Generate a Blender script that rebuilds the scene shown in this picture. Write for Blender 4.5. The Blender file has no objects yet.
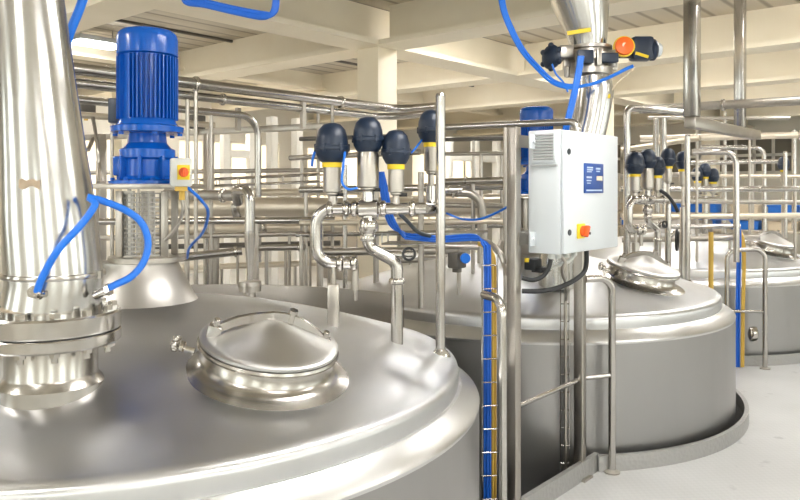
import bpy, bmesh, math, random
from math import pi, sin, cos, radians
from mathutils import Vector, Matrix
random.seed(4)
COL = bpy.context.scene.collection
F, CX, HY, H = 728.0, 400.0, 189.0, 1.6        # lens in pixels, horizon row, eye height
UX, UY = .653, .757                              # world x runs along the tank row

def W(X, d, z=0.0):
    return Vector((UX*X + UY*d, -UY*X + UX*d, z))
def P(px, py, d):
    return W((px-CX)*d/F, d, H - (py-HY)*d/F)

# ------------------------------------------------------------------ materials
def mat(name, col, rough=.5, metal=0., emit=None, es=0., aniso=0., radial=False, alpha=None):
    m = bpy.data.materials.new(name); m.use_nodes = True
    b = m.node_tree.nodes['Principled BSDF']
    b.inputs['Base Color'].default_value = (*col, 1); b.inputs['Roughness'].default_value = rough
    b.inputs['Metallic'].default_value = metal
    if emit: b.inputs['Emission Color'].default_value = (*emit, 1); b.inputs['Emission Strength'].default_value = es
    if aniso:
        b.inputs['Anisotropic'].default_value = aniso
        if radial:
            t = m.node_tree.nodes.new('ShaderNodeTangent'); t.direction_type = 'RADIAL'; t.axis = 'Z'
            m.node_tree.links.new(t.outputs[0], b.inputs['Tangent'])
    return m
def nodes(m): return m.node_tree.nodes, m.node_tree.links, m.node_tree.nodes['Principled BSDF']
def ramp_noise(m, scale, stops, target='Roughness', vec='Object', stretch=(1,1,1), detail=4, color=False):
    N, L, b = nodes(m)
    tc = N.new('ShaderNodeTexCoord'); mp = N.new('ShaderNodeMapping'); mp.inputs['Scale'].default_value = stretch
    nz = N.new('ShaderNodeTexNoise'); nz.inputs['Scale'].default_value = scale; nz.inputs['Detail'].default_value = detail
    cr = N.new('ShaderNodeValToRGB'); e = cr.color_ramp.elements
    e[0].position, e[1].position = stops[0][0], stops[-1][0]
    for el, s in zip((e[0], e[1]), (stops[0], stops[-1])):
        c = s[1]; el.color = (*c, 1) if color else (c, c, c, 1)
    L.new(tc.outputs[vec], mp.inputs[0]); L.new(mp.outputs[0], nz.inputs['Vector']); L.new(nz.outputs[0], cr.inputs[0])
    L.new(cr.outputs[0], b.inputs[target]); return nz
def bump(m, src, strength=.2, dist=.002):
    N, L, b = nodes(m); bp = N.new('ShaderNodeBump'); bp.inputs['Strength'].default_value = strength
    bp.inputs['Distance'].default_value = dist; L.new(src, bp.inputs['Height']); L.new(bp.outputs[0], b.inputs['Normal'])

M = {}
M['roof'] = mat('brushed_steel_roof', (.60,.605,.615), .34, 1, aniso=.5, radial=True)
ramp_noise(M['roof'], 5, [(.3,.30),(.75,.46)])
M['lid'] = mat('spun_steel', (.60,.59,.575), .36, 1, aniso=.8, radial=True)
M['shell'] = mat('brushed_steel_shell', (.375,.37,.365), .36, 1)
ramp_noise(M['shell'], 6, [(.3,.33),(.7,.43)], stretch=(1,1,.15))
M['band'] = mat('bright_steel_band', (.66,.66,.655), .3, 1)
ramp_noise(M['band'], 4, [(.3,.29),(.7,.38)])
M['polish'] = mat('polished_steel', (.56,.535,.50), .16, 1)
M['steel'] = mat('pipe_steel', (.51,.49,.465), .22, 1)
ramp_noise(M['steel'], 9, [(.3,.15),(.7,.255)])
M['satin'] = mat('satin_steel', (.46,.43,.39), .34, 1)
ramp_noise(M['satin'], 9, [(.3,.29),(.7,.42)])
M['warm'] = mat('insulation_cladding', (.70,.63,.52), .38, .75)
M['chute'] = mat('rolled_steel_chute', (.56,.555,.54), .22, 1)
z = ramp_noise(M['chute'], 7, [(.3,.17),(.75,.265)], stretch=(1,1,.4)); bump(M['chute'], z.outputs[0], .12, .008)
M['neck'] = mat('drawn_steel', (.46,.44,.41), .25, 1)
M['collar'] = mat('dull_spun_steel', (.42,.405,.38), .36, 1, aniso=.6, radial=True)
M['patch'] = mat('dull_scuff', (.45,.35,.25), .7, 0)
M['blue'] = mat('blue_enamel', (.003,.095,.47), .22)
M['hose'] = mat('blue_hose', (.01,.17,.74), .35)
M['bluecable'] = mat('blue_cable', (.012,.13,.62), .4)
M['yellowcable'] = mat('yellow_cable', (.62,.40,.07), .45)
M['navy'] = mat('navy_plastic', (.010,.021,.046), .38)
M['black'] = mat('black_rubber', (.015,.016,.018), .5)
M['yellow'] = mat('yellow_plastic', (.85,.62,.02), .4)
M['orange'] = mat('orange_plastic', (.86,.14,.01), .4)
M['red'] = mat('red_plastic', (.75,.10,.01), .4)
M['white'] = mat('white_enamel', (.64,.68,.71), .35)
M['greybox'] = mat('pale_grey_plastic', (.62,.63,.60), .45)
M['screen'] = mat('blue_panel', (.015,.07,.30), .3)
M['print'] = mat('pale_print', (.45,.55,.72), .5)
M['key'] = mat('dark_lock', (.08,.09,.10), .4, .6)
M['grille'] = mat('grey_grille', (.36,.37,.37), .5)
M['cream'] = mat('cream_paint', (.85,.765,.60), .55)
ramp_noise(M['cream'], 2.5, [(.3,(.87,.785,.62)),(.75,(.91,.835,.675))], 'Base Color', color=True)
M['wall'] = mat('cream_wall', (.83,.79,.70), .7)
M['infill'] = mat('beige_infill_panel', (.70,.63,.52), .6)
N, L, b = nodes(M['infill']); tl = N.new('ShaderNodeBsdfTranslucent'); tl.inputs[0].default_value = (.86,.79,.67,1); ms = N.new('ShaderNodeMixShader'); ms.inputs[0].default_value = .6
L.new(b.outputs[0], ms.inputs[1]); L.new(tl.outputs[0], ms.inputs[2]); L.new(ms.outputs[0], N['Material Output'].inputs[0])  # translucent so that lamps added outside make the panels glow
M['darkpane'] = mat('dark_window_glass', (.22,.20,.165), .2)
M['frame'] = mat('white_frame_paint', (.86,.83,.76), .5)
M['bin'] = mat('blue_bin_plastic', (.02,.18,.68), .5)
M['carton'] = mat('pale_carton', (.70,.60,.45), .7)
M['dark'] = mat('dark_machine_paint', (.13,.12,.105), .5)
M['lamp'] = mat('lit_diffuser', (1,1,1), .5, 0, (1,.98,.95), 28)
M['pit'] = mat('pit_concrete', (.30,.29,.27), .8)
# ceiling deck: corrugated brown-grey sheets, ribs along the row
M['deck'] = mat('ribbed_deck', (.52,.46,.37), .65)
N, L, b = nodes(M['deck'])
tc = N.new('ShaderNodeTexCoord'); wv = N.new('ShaderNodeTexWave'); wv.bands_direction = 'Y'; wv.inputs['Scale'].default_value = 1.1
wv.inputs['Distortion'].default_value = 0
cr = N.new('ShaderNodeValToRGB'); e = cr.color_ramp.elements; e[0].position=.0; e[0].color=(.33,.285,.22,1); e[1].position=.16; e[1].color=(.62,.56,.455,1)
L.new(tc.outputs['Object'], wv.inputs[0]); L.new(wv.outputs[0], cr.inputs[0]); L.new(cr.outputs[0], b.inputs['Base Color']); bump(M['deck'], wv.outputs[0], .5, .03)
# floor: pale resin, faint tread grid, sparse scuffs
M['floor'] = mat('pale_resin_floor', (.70,.70,.69), .42)
N, L, b = nodes(M['floor'])
tc = N.new('ShaderNodeTexCoord'); n1 = N.new('ShaderNodeTexNoise'); n1.inputs['Scale'].default_value = 1.3; n1.inputs['Detail'].default_value = 6
c1 = N.new('ShaderNodeValToRGB'); e = c1.color_ramp.elements; e[0].position=.3; e[0].color=(.50,.50,.50,1); e[1].position=.7; e[1].color=(.61,.61,.61,1)
n2 = N.new('ShaderNodeTexNoise'); n2.inputs['Scale'].default_value = 6.5; n2.inputs['Detail'].default_value = 3; n2.inputs['Roughness'].default_value=.55
c2 = N.new('ShaderNodeValToRGB'); e = c2.color_ramp.elements; e[0].position=.655; e[0].color=(0,0,0,1); e[1].position=.72; e[1].color=(.6,.6,.6,1)
mx = N.new('ShaderNodeMixRGB'); mx.inputs[2].default_value = (.36,.36,.37,1)
ck = N.new('ShaderNodeTexChecker'); ck.inputs['Scale'].default_value = 42
mm = N.new('ShaderNodeMixRGB'); mm.blend_type='MULTIPLY'; mm.inputs[0].default_value=.07
L.new(tc.outputs['Object'], n1.inputs[0]); L.new(tc.outputs['Object'], n2.inputs[0]); L.new(tc.outputs['Object'], ck.inputs[0])
L.new(n1.outputs[0], c1.inputs[0]); L.new(n2.outputs[0], c2.inputs[0]); L.new(c2.outputs[0], mx.inputs[0]); L.new(c1.outputs[0], mx.inputs[1])
L.new(mx.outputs[0], mm.inputs[1]); L.new(ck.outputs[0], mm.inputs[2]); L.new(mm.outputs[0], b.inputs['Base Color'])
# tread plate kerb
M['tread'] = mat('tread_plate', (.42,.415,.405), .45, .7)
N, L, b = nodes(M['tread'])
tc = N.new('ShaderNodeTexCoord'); vo = N.new('ShaderNodeTexVoronoi'); vo.inputs['Scale'].default_value = 38
L.new(tc.outputs['Object'], vo.inputs['Vector']); bump(M['tread'], vo.outputs['Distance'], .6, .004)
# perforated mesh of the agitator pedestal
M['mesh'] = mat('perforated_sheet', (.34,.33,.31), .45, 1)
# window glass
g = bpy.data.materials.new('window_glass'); g.use_nodes = True; N, L = g.node_tree.nodes, g.node_tree.links
N.remove(N['Principled BSDF']); tr = N.new('ShaderNodeBsdfTransparent'); tr.inputs[0].default_value=(.93,.96,.95,1)
gl = N.new('ShaderNodeBsdfGlossy'); gl.inputs['Roughness'].default_value=.03; ms = N.new('ShaderNodeMixShader'); ms.inputs[0].default_value=.06
L.new(tr.outputs[0], ms.inputs[1]); L.new(gl.outputs[0], ms.inputs[2]); L.new(ms.outputs[0], N['Material Output'].inputs[0]); M['glass'] = g

# ------------------------------------------------------------------ object helpers
WL = {}                                            # world location of every object
def wl(o): return WL[o.name]
def set_parent(o, parent, loc):
    WL[o.name] = Vector(loc)
    if parent: o.parent = parent; o.location = Vector(loc) - wl(parent)
    else: o.location = loc
def tag(o, label=None, cat=None, group=None, kind=None):
    for k, v in (('label',label),('category',cat),('group',group),('kind',kind)):
        if v: o[k] = v
    return o
def thing(name, label, cat, loc, group=None):
    o = bpy.data.objects.new(name, None); COL.objects.link(o); o.empty_display_size = .05
    set_parent(o, None, loc); return tag(o, label, cat, group)
def obj(name, bm, m, parent=None, label=None, cat=None, group=None, kind=None, frame=None, sharp=32):
    """link the bmesh as one object; frame=(centre, rotation) keeps its verts in that local frame"""
    bmesh.ops.recalc_face_normals(bm, faces=bm.faces)
    lim = radians(sharp)
    for e in bm.edges:
        if len(e.link_faces) == 2 and e.calc_face_angle(0) > lim: e.smooth = False
    for f in bm.faces: f.smooth = True
    me = bpy.data.meshes.new(name)
    o = bpy.data.objects.new(name, me)
    if frame:
        c, R = frame; o.rotation_euler = R.to_euler()
    else:
        co = [v.co for v in bm.verts]
        lo = [min(v[i] for v in co) for i in range(3)]; hi = [max(v[i] for v in co) for i in range(3)]
        c = Vector(((lo[0]+hi[0])/2, (lo[1]+hi[1])/2, lo[2] if not parent else (lo[2]+hi[2])/2))
        bmesh.ops.translate(bm, verts=bm.verts, vec=-c)
    bm.to_mesh(me); bm.free(); me.materials.append(M[m] if isinstance(m, str) else m)
    COL.objects.link(o); set_parent(o, parent, c)
    return tag(o, label, cat, group, kind)
def struct(name, bm, m, label=None, parent=None): return obj(name, bm, m, parent, label, kind='structure')
def copy_tree(o, vec=None, label=None, parent=None):
    c = o.copy(); COL.objects.link(c); WL[c.name] = wl(o) + (vec or Vector())
    if parent: c.parent = parent
    elif vec is not None: c.location = o.location + vec
    if label: c['label'] = label
    for ch in list(o.children):
        copy_tree(ch, vec, None, c)
    return c

def B(): return bmesh.new()
def box(bm, c, s, R=None, bev=0.):
    r = bmesh.ops.create_cube(bm, size=1); vs = r['verts']
    bmesh.ops.scale(bm, vec=s, verts=vs)
    if bev:
        es = list({e for v in vs for e in v.link_edges})
        q = bmesh.ops.bevel(bm, geom=es, offset=bev, segments=2, affect='EDGES', profile=.5)
        vs = list({v for f in q['faces'] for v in f.verts} | {v for v in vs if v.is_valid})
    if R is not None: bmesh.ops.rotate(bm, cent=(0,0,0), matrix=R, verts=vs)
    bmesh.ops.translate(bm, vec=c, verts=vs); return bm
def bx(bm, lo, hi, bev=0.):
    lo, hi = Vector(lo), Vector(hi); return box(bm, (lo+hi)/2, hi-lo, None, bev)
def rot_to(axis):
    return Vector((0,0,1)).rotation_difference(Vector(axis).normalized()).to_matrix()
def lathe(bm, prof, c=(0,0,0), axis=(0,0,1), seg=32, a0=0., a1=2*pi):
    R = rot_to(axis); c = Vector(c); full = abs(a1-a0-2*pi) < 1e-6
    n = seg if full else seg+1; rings = []
    for r, zz in prof:
        if r < 1e-6: rings.append([bm.verts.new(c + R @ Vector((0,0,zz)))])
        else: rings.append([bm.verts.new(c + R @ Vector((r*cos(a0+(a1-a0)*k/seg), r*sin(a0+(a1-a0)*k/seg), zz))) for k in range(n)])
    for a, b_ in zip(rings, rings[1:]):
        for k in range(seg):
            j = (k+1) % n
            q = [a[k%len(a)], a[j%len(a)], b_[j%len(b_)], b_[k%len(b_)]]
            u = [];  [u.append(v) for v in q if v not in u]
            if len(u) > 2:
                try: bm.faces.new(u)
                except ValueError: pass
    for rg in (rings[0], rings[-1]):
        if full and len(rg) > 2 and prof[0] != prof[-1]:
            try: bm.faces.new(rg)
            except ValueError: pass
    return bm
def cyl(bm, c, axis, r, h, seg=20, bev=0.):
    p = [(r,0),(r,h)] if not bev else [(r-bev,0),(r,bev),(r,h-bev),(r-bev,h)]
    return lathe(bm, p, c, axis, seg)
def fillet(pts, rad):
    pts = [Vector(p) for p in pts]; out = [pts[0]]
    for i in range(1, len(pts)-1):
        p, a, b_ = pts[i], (pts[i-1]-pts[i]), (pts[i+1]-pts[i])
        la, lb = a.length, b_.length
        if la < 1e-6 or lb < 1e-6: continue
        a, b_ = a/la, b_/lb; ang = a.angle(b_)
        if ang > 3.1: out.append(p); continue
        t = min(rad/math.tan(ang/2), .48*la, .48*lb); rr = t*math.tan(ang/2)
        cdir = (a+b_).normalized(); cen = p + cdir*(rr/sin(ang/2))
        s, e2 = p+a*t-cen, p+b_*t-cen
        n = max(3, int((pi-ang)/.22))
        axis = s.cross(e2).normalized(); tot = s.angle(e2)
        for k in range(n+1): out.append(cen + Matrix.Rotation(tot*k/n, 3, axis) @ s)
    out.append(pts[-1]); return out
def tube(bm, pts, r, rad=0., seg=14):
    """sweep a circle (r may be a list per point) along a rounded polyline"""
    pts = fillet(pts, rad) if rad else [Vector(p) for p in pts]
    rs = r if isinstance(r, (list, tuple)) else [r]*len(pts)
    t0 = (pts[1]-pts[0]).normalized(); ref = Vector((0,0,1)) if abs(t0.z) < .9 else Vector((1,0,0))
    n = t0.cross(ref).normalized(); prev = t0; rings = []
    for i, p in enumerate(pts):
        t = (pts[min(i+1,len(pts)-1)] - pts[max(i-1,0)]).normalized()
        q = prev.rotation_difference(t); n = (q @ n); n = (n - t*n.dot(t)).normalized(); prev = t
        bi = t.cross(n)
        rings.append([bm.verts.new(p + (n*cos(2*pi*k/seg) + bi*sin(2*pi*k/seg))*rs[i]) for k in range(seg)])
    for a, b_ in zip(rings, rings[1:]):
        for k in range(seg): bm.faces.new((a[k], a[(k+1)%seg], b_[(k+1)%seg], b_[k]))
    bm.faces.new(rings[0]); bm.faces.new(rings[-1]); return bm
def spline(pts, n=8):
    pts = [Vector(p) for p in pts]; q = [2*pts[0]-pts[1]] + pts + [2*pts[-1]-pts[-2]]; out = []
    for i in range(1, len(q)-2):
        for k in range(n):
            t = k/n; a, b_, c, d = q[i-1:i+3]
            out.append(.5*((2*b_)+(c-a)*t+(2*a-5*b_+4*c-d)*t*t+(3*b_-a-3*c+d)*t**3))
    return out + [pts[-1]]
def prism(bm, poly, z0, z1):
    lo = [bm.verts.new((x,y,z0)) for x,y in poly]; hi = [bm.verts.new((x,y,z1)) for x,y in poly]; n = len(poly)
    bm.faces.new(lo[::-1]); bm.faces.new(hi)
    for k in range(n): bm.faces.new((lo[k], lo[(k+1)%n], hi[(k+1)%n], hi[k]))
    return bm
def ferrule(bm, c, axis, r, w=.016):
    a = Vector(axis).normalized(); return lathe(bm, [(r*.9,-w),(r*1.32,-w*.55),(r*1.38,-w*.15),(r*1.38,w*.15),(r*1.32,w*.55),(r*.9,w)], c, a, 18)

XV, YV, ZV = Vector((1,0,0)), Vector((0,1,0)), Vector((0,0,1))
CAMR, CAMF = Vector((UX,-UY,0)), Vector((UY,UX,0))

# ------------------------------------------------------------------ tank geometry constants
PITCH = 3.257
C = [Vector((1.682+PITCH*i, 2.968, 0)) for i in range(3)]
RT, RK = 1.49, 1.545
def roof_z(r):
    if r > 1.36: return .85
    return .858 + (1.36-r)*.225 + .03*sin(pi*min(1,max(0,(1.36-r)/1.13)))

# ------------------------------------------------------------------ camera
cam = bpy.data.cameras.new('camera'); co = bpy.data.objects.new('camera', cam); COL.objects.link(co)
cam.sensor_width = 36; cam.lens = 36*F/800; cam.shift_y = -(250-HY)/800; cam.clip_start = .05
co.location = (0,0,H); co.rotation_euler = (pi/2, 0, math.atan2(-UY, UX)); bpy.context.scene.camera = co

# ------------------------------------------------------------------ the setting
X0, X1, Y0, Y1, ZC = -4.2, 19.0, -4.5, 12.0, 3.5
bm = B(); bx(bm, (X0,Y0,-.25), (X1,Y1,0))
fl = struct('floor', bm, 'floor', 'pale grey resin floor with scuffs around the tanks')
cut = B()
for c in C: lathe(cut, [(RK,-.5),(RK,.3)], c, seg=96)
me = bpy.data.meshes.new('c1'); cut.to_mesh(me); cut.free(); k1 = bpy.data.objects.new('c1', me)
cut = B(); bx(cut, (2.72,1.88,-.5), (3.90,2.95,.3)); me2 = bpy.data.meshes.new('c2'); cut.to_mesh(me2); cut.free(); k2 = bpy.data.objects.new('c2', me2)
for k in (k1, k2):
    COL.objects.link(k); md = fl.modifiers.new('cut','BOOLEAN'); md.object = k; md.operation = 'DIFFERENCE'; md.solver = 'EXACT'
dg = bpy.context.evaluated_depsgraph_get(); nm = bpy.data.meshes.new_from_object(fl.evaluated_get(dg)); fl.modifiers.clear(); fl.data = nm
for p in nm.polygons: p.use_smooth = False
if not nm.materials: nm.materials.append(M['floor'])
for k in (k1, k2): bpy.data.objects.remove(k)
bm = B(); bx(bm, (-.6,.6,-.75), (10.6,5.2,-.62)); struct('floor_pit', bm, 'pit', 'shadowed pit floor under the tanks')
bm = B(); bx(bm, (X0,Y0,ZC), (X1,Y1,ZC+.2)); struct('ceiling', bm, 'deck', 'brownish ribbed ceiling deck')

win = [0]
def window_wall(name, axis, pos, a0, a1, holes, sill, head, nx, nz, thick=.2, label=None, pane='glass'):
    """a wall at axis=pos from a0..a1 with window openings; each window is its own structure"""
    def q(a, t, zz): return Vector((pos+t, a, zz)) if axis == 'x' else Vector((a, pos+t, zz))
    def slab(bm, a, b_, z0, z1, t0=0, t1=thick):
        p, r = q(a,t0,z0), q(b_,t1,z1); bx(bm, [min(p[i],r[i]) for i in range(3)], [max(p[i],r[i]) for i in range(3)])
    bm = B(); cur = a0
    for h0, h1 in holes:
        if h0 > cur: slab(bm, cur, h0, 0, ZC)
        slab(bm, h0, h1, 0, sill); slab(bm, h0, h1, head, ZC); cur = h1
    if cur < a1: slab(bm, cur, a1, 0, ZC)
    struct(name, bm, 'wall', label)
    for h0, h1 in holes:
        win[0] += 1; bm = B(); w = .035; t0, t1 = thick*.35, thick*.65
        for k in range(nx+1):
            a = h0 + (h1-h0)*k/nx; slab(bm, max(h0,a-w), min(h1,a+w), sill, head, t0, t1)
        for k in range(nz+1):
            zz = sill + (head-sill)*k/nz; slab(bm, h0, h1, max(sill,zz-w), min(head,zz+w), t0, t1)
        o = struct('window_%d' % win[0], bm, 'frame')
        bm = B(); slab(bm, h0+.01, h1-.01, sill+.01, head-.01, thick*.49, thick*.51); obj('pane', bm, pane, o)
window_wall('wall_left', 'y', Y1, X0, X1, [(-2.6,.2),(1.2,3.6),(4.4,6.8),(7.6,10.0),(10.8,13.2),(14.4,17.6)], .75, 2.55, 4, 2, label='far cream wall with white framed panels', pane='infill')
window_wall('wall_far', 'x', X1, Y0, Y1, [(-3.4,-.4),(.4,3.4),(4.2,7.2),(8,11)], 2.0, 2.85, 7, 2, label='end wall with rows of small windows', pane='darkpane')
window_wall('wall_right', 'y', Y0-.2, X0, X1, [(-3.0,-1.8),(.4,1.8),(3.8,5.2),(7.2,8.6),(10.6,12.0),(14.0,15.4)], .9, 2.9, 2, 2, label='unseen side wall with tall windows added to let light in')  # wall out of view; its windows are added as light openings
window_wall('wall_back', 'x', X0-.2, Y0, Y1, [(-3.2,-1.8),(.2,1.6),(3.6,5.0),(7.2,8.6)], .9, 2.9, 2, 2, label='unseen back wall with tall windows added to let light in')  # also out of view, windows added for the light

# beams, columns
def ibeam(name, a, b_, zb, zt, fw=.40, ft=.05, ww=.06, label=None):
    a, b_ = Vector(a), Vector(b_); bm = B()
    along_x = abs(a.x-b_.x) > abs(a.y-b_.y)
    def s(h, z0, z1):
        if along_x: bx(bm, (min(a.x,b_.x), a.y-h, z0), (max(a.x,b_.x), a.y+h, z1))
        else: bx(bm, (a.x-h, min(a.y,b_.y), z0), (a.x+h, max(a.y,b_.y), z1))
    s(fw/2, zb, zb+ft); s(ww/2, zb+ft, zt)
    return struct(name, bm, 'cream', label)
ZB = 3.07; YC = 5.21; XC = 5.67; n = 0
ibeam('trim_1', (X0,YC,0), (X1,YC,0), ZB, ZC, label='cream main ceiling beam running along the tank row over the column')
for i, x in enumerate([XC-5.34, XC-2.67, XC, XC+2.67, XC+5.34, XC+8.01, XC+10.68]):
    ibeam('trim_%d' % (2+i), (x,Y0,0), (x,YC-.202,0), ZB+.002, ZC, label='cream cross beam of the ceiling')
    ibeam('trim_%d' % (20+i), (x,YC+.202,0), (x,Y1,0), ZB+.002, ZC, label='cream cross beam of the ceiling beyond the column')
ibeam('trim_40', (X0,8.9,0), (X1,8.9,0), ZB+.16, ZC, fw=.24, ft=.04, ww=.05, label='cream rear ceiling beam')
for i, (x, y) in enumerate([(XC,YC),(XC+5.34,YC),(XC+10.68,YC),(XC,10.4),(XC+5.34,10.4)]):
    bm = B(); bx(bm, (x-.15,y-.15,0), (x+.15,y+.15,ZB if y < 6 else ZC), .008); struct('trim_%d' % (50+i), bm, 'cream', 'square cream painted column')
# deck joints: thin dark battens along the row
for i, y in enumerate([6.6, 7.7, 10.2]):
    bm = B(); bx(bm, (X0,y-.02,ZC-.03),(X1,y+.02,ZC)); struct('trim_%d' % (60+i), bm, 'dark', 'dark joint of the ceiling deck')

# ceiling lamps
lampn = [0]
def lamp(x, y, zz, label, along='x', L_=1.3, wd=.26):
    t = thing('ceiling_lamp', label, 'lamp', (x,y,zz), 'strip lamps hung under the ceiling')
    sx, sy = (L_, wd) if along == 'x' else (wd, L_)
    bm = B(); bx(bm, (x-sx/2,y-sy/2,zz+.03),(x+sx/2,y+sy/2,zz+.09), .01); obj('housing', bm, 'white', t)
    bm = B(); bx(bm, (x-sx/2+.02,y-sy/2+.02,zz),(x+sx/2-.02,y+sy/2-.02,zz+.03), .01); obj('diffuser', bm, 'lamp', t)
    bm = B()
    for s in (-.35,.35):
        px, py = (x+s*sx, y) if along == 'x' else (x, y+s*sy)
        tube(bm, [(px,py,zz+.08),(px,py,ZC)], .006, seg=6)
    obj('hanger', bm, 'satin', t)
q = P(97,46,8.6)
lamp(q.x, q.y, q.z, 'bright strip lamp under the ceiling just left of the nearest blue motor', 'x', .55, .3)
for x, y, zz, al, l in [(-1.6,1.2,3.0,'x','added fill lamp above the viewer at the near left'),(1.0,-.8,3.0,'x','added fill lamp above the viewer'),(2.6,1.1,3.0,'x','added fill lamp above the walkway beside the nearest tank'),
        (4.4,-1.2,3.0,'x','added fill lamp above the walkway right of the viewer'),(-1.6,-2.6,3.0,'x','added fill lamp at the back corner'),(-.6,3.6,3.0,'x','added fill lamp left of the nearest tank'),
        (6.6,1.2,3.36,'y','added fill lamp in the ceiling bay above the middle tank'),(6.6,3.9,3.36,'y','added fill lamp in the ceiling bay just right of the column'),(9.3,1.0,3.36,'y','added fill lamp in the ceiling bay above the farthest tank'),
        (9.3,3.7,3.36,'y','added fill lamp in the ceiling bay behind the farthest tank'),(12.0,.8,3.36,'y','added fill lamp in the right ceiling bay before the bins'),(12.0,3.6,3.36,'y','added fill lamp in the ceiling bay over the far machines'),(14.6,2.4,3.36,'y','added fill lamp above the blue bins'),
        (6.7,6.6,3.36,'y','added fill lamp in the bay beyond the column'),(9.4,7.2,3.36,'y','added fill lamp two bays beyond the column'),(1.3,7.0,3.36,'y','added fill lamp in the far left bay'),(6.7,10.2,3.36,'y','added fill lamp close to the far left wall')]:
    lamp(x, y, zz, l, al)  # lamps added to brighten the hall

# ------------------------------------------------------------------ tanks
def make_tank(label):
    c = C[0]; t = thing('mixing_tank', label, 'tank', (c.x,c.y,-.55), 'stainless mixing tanks in a row')
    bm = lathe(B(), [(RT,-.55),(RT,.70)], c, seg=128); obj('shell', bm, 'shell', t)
    bm = lathe(B(), [(1.38,.69),(1.478,.69),(1.49,.70),(1.492,.712),(1.486,.724),(1.415,.772),(1.385,.772)], c, seg=128); obj('rim_band', bm, 'band', t)
    prof = [(1.36,.74),(1.402,.765),(1.404,.822),(1.399,.838),(1.386,.850),(1.36,.858)]
    prof += [(r, roof_z(r)) for r in (1.25,1.1,.9,.7,.5,.3,.2)]
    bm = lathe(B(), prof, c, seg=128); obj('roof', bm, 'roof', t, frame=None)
    zt = roof_z(.235)
    bm = lathe(B(), [(.27,zt-.04),(.245,zt+.005),(.238,zt+.012),(.168,1.265),(.165,1.283),(.12,1.29)], c, seg=48); obj('shaft_collar', bm, 'collar', t)
    # manway with conical lid, square to the roof slope
    off = W(.675,-.655); r = off.length; rh = off.normalized(); base = c + off + Vector((0,0,roof_z(r)-.031))
    nrm = (rh*sin(radians(13)) + ZV*cos(radians(13))).normalized(); R = rot_to(nrm); K = lambda x,y,zz: base + R @ Vector((x,y,zz))
    bm = lathe(B(), [(.30,-.0),(.295,.016),(.262,.026),(.236,.038),(.222,.056),(.218,.095),(.242,.098),(.246,.106),(.242,.114),(.18,.114)], base, nrm, 64); nk = obj('manway_neck', bm, 'neck', t)
    bm = lathe(B(), [(.14,.112),(.232,.112),(.240,.118),(.240,.128),(.230,.134),(.214,.137),(.12,.166),(.03,.198),(.0,.200)], seg=64); lid = obj('manway_lid', bm, 'lid', t, frame=(base, R))
    # frame for the arm: along camera right, in the lid plane
    e1 = (CAMR - nrm*CAMR.dot(nrm)).normalized(); e2 = nrm.cross(e1); KM = .92
    Q = lambda a,b_,h: base + e1*a*KM + e2*b_*KM + nrm*h
    bm = B(); prev = None
    path = [(-.215,-.05,.150),(-.16,-.01,.176),(-.10,.02,.193),(-.04,.045,.205),(0,.055,.209),(.03,.062,.208),(.07,.075,.198),(.12,.085,.178),(.165,.09,.155)]
    for h0, h1, w in ((0,.034,.007),):
        rings = []
        for i, (a,b_,h) in enumerate(path):
            d0 = Vector(path[min(i+1,len(path)-1)]) - Vector(path[max(i-1,0)]); nn = Vector((-d0.y, d0.x, 0)).normalized()*w
            rings.append([bm.verts.new(Q(a+s*nn.x, b_+s*nn.y, h+hh)) for s,hh in ((-1,-h1/2),(1,-h1/2),(1,h1/2),(-1,h1/2))])
        for a,b_ in zip(rings, rings[1:]):
            for k in range(4): bm.faces.new((a[k],a[(k+1)%4],b_[(k+1)%4],b_[k]))
        bm.faces.new(rings[0]); bm.faces.new(rings[-1])
    obj('lid_arm', bm, 'steel', lid)
    bm = B(); cyl(bm, Q(.03,.062,.17), nrm, .011, .062, 12, .002); cyl(bm, Q(.03,.062,.230), nrm, .016, .014, 6); obj('arm_bolt', bm, 'polish', lid)
    for a,b_ in ((-.222,-.05),(.175,.095)):
        bm = B(); box(bm, Q(a,b_,.13), (.045,.03,.06), Matrix((e1,e2,nrm)).transposed(), .005); cyl(bm, Q(a,b_,.15), nrm, .012, .035, 10, .002); obj('arm_bracket', bm, 'steel', lid)
    # star knob clamp on the left
    bm = B(); a = (CAMR*-1 + ZV*.25).normalized()
    cyl(bm, Q(-.262,-.06,.07), a, .010, .075, 12); cyl(bm, Q(-.30,-.06,.078), a, .019, .018, 14, .003); kb = Q(-.335,-.06,.088)
    for k in range(5):
        an = 2*pi*k/5; pz = a.orthogonal().normalized(); pv = Matrix.Rotation(an,3,a) @ pz
        bmesh.ops.create_uvsphere(bm, u_segments=10, v_segments=8, radius=.013, matrix=Matrix.Translation(kb+pv*.018))
    bmesh.ops.create_uvsphere(bm, u_segments=12, v_segments=8, radius=.017, matrix=Matrix.Translation(kb)); obj('clamp_knob', bm, 'polish', t)
    return t
tank1 = make_tank('nearest stainless tank with brushed steel roof filling the lower left, big conical lid in front')
tank2 = copy_tree(tank1, C[1]-C[0], 'middle stainless tank behind the white control cabinet, ringed by a tread plate kerb')
tank3 = copy_tree(tank1, C[2]-C[0], 'farthest stainless tank at the right edge behind a steel handrail')

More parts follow.
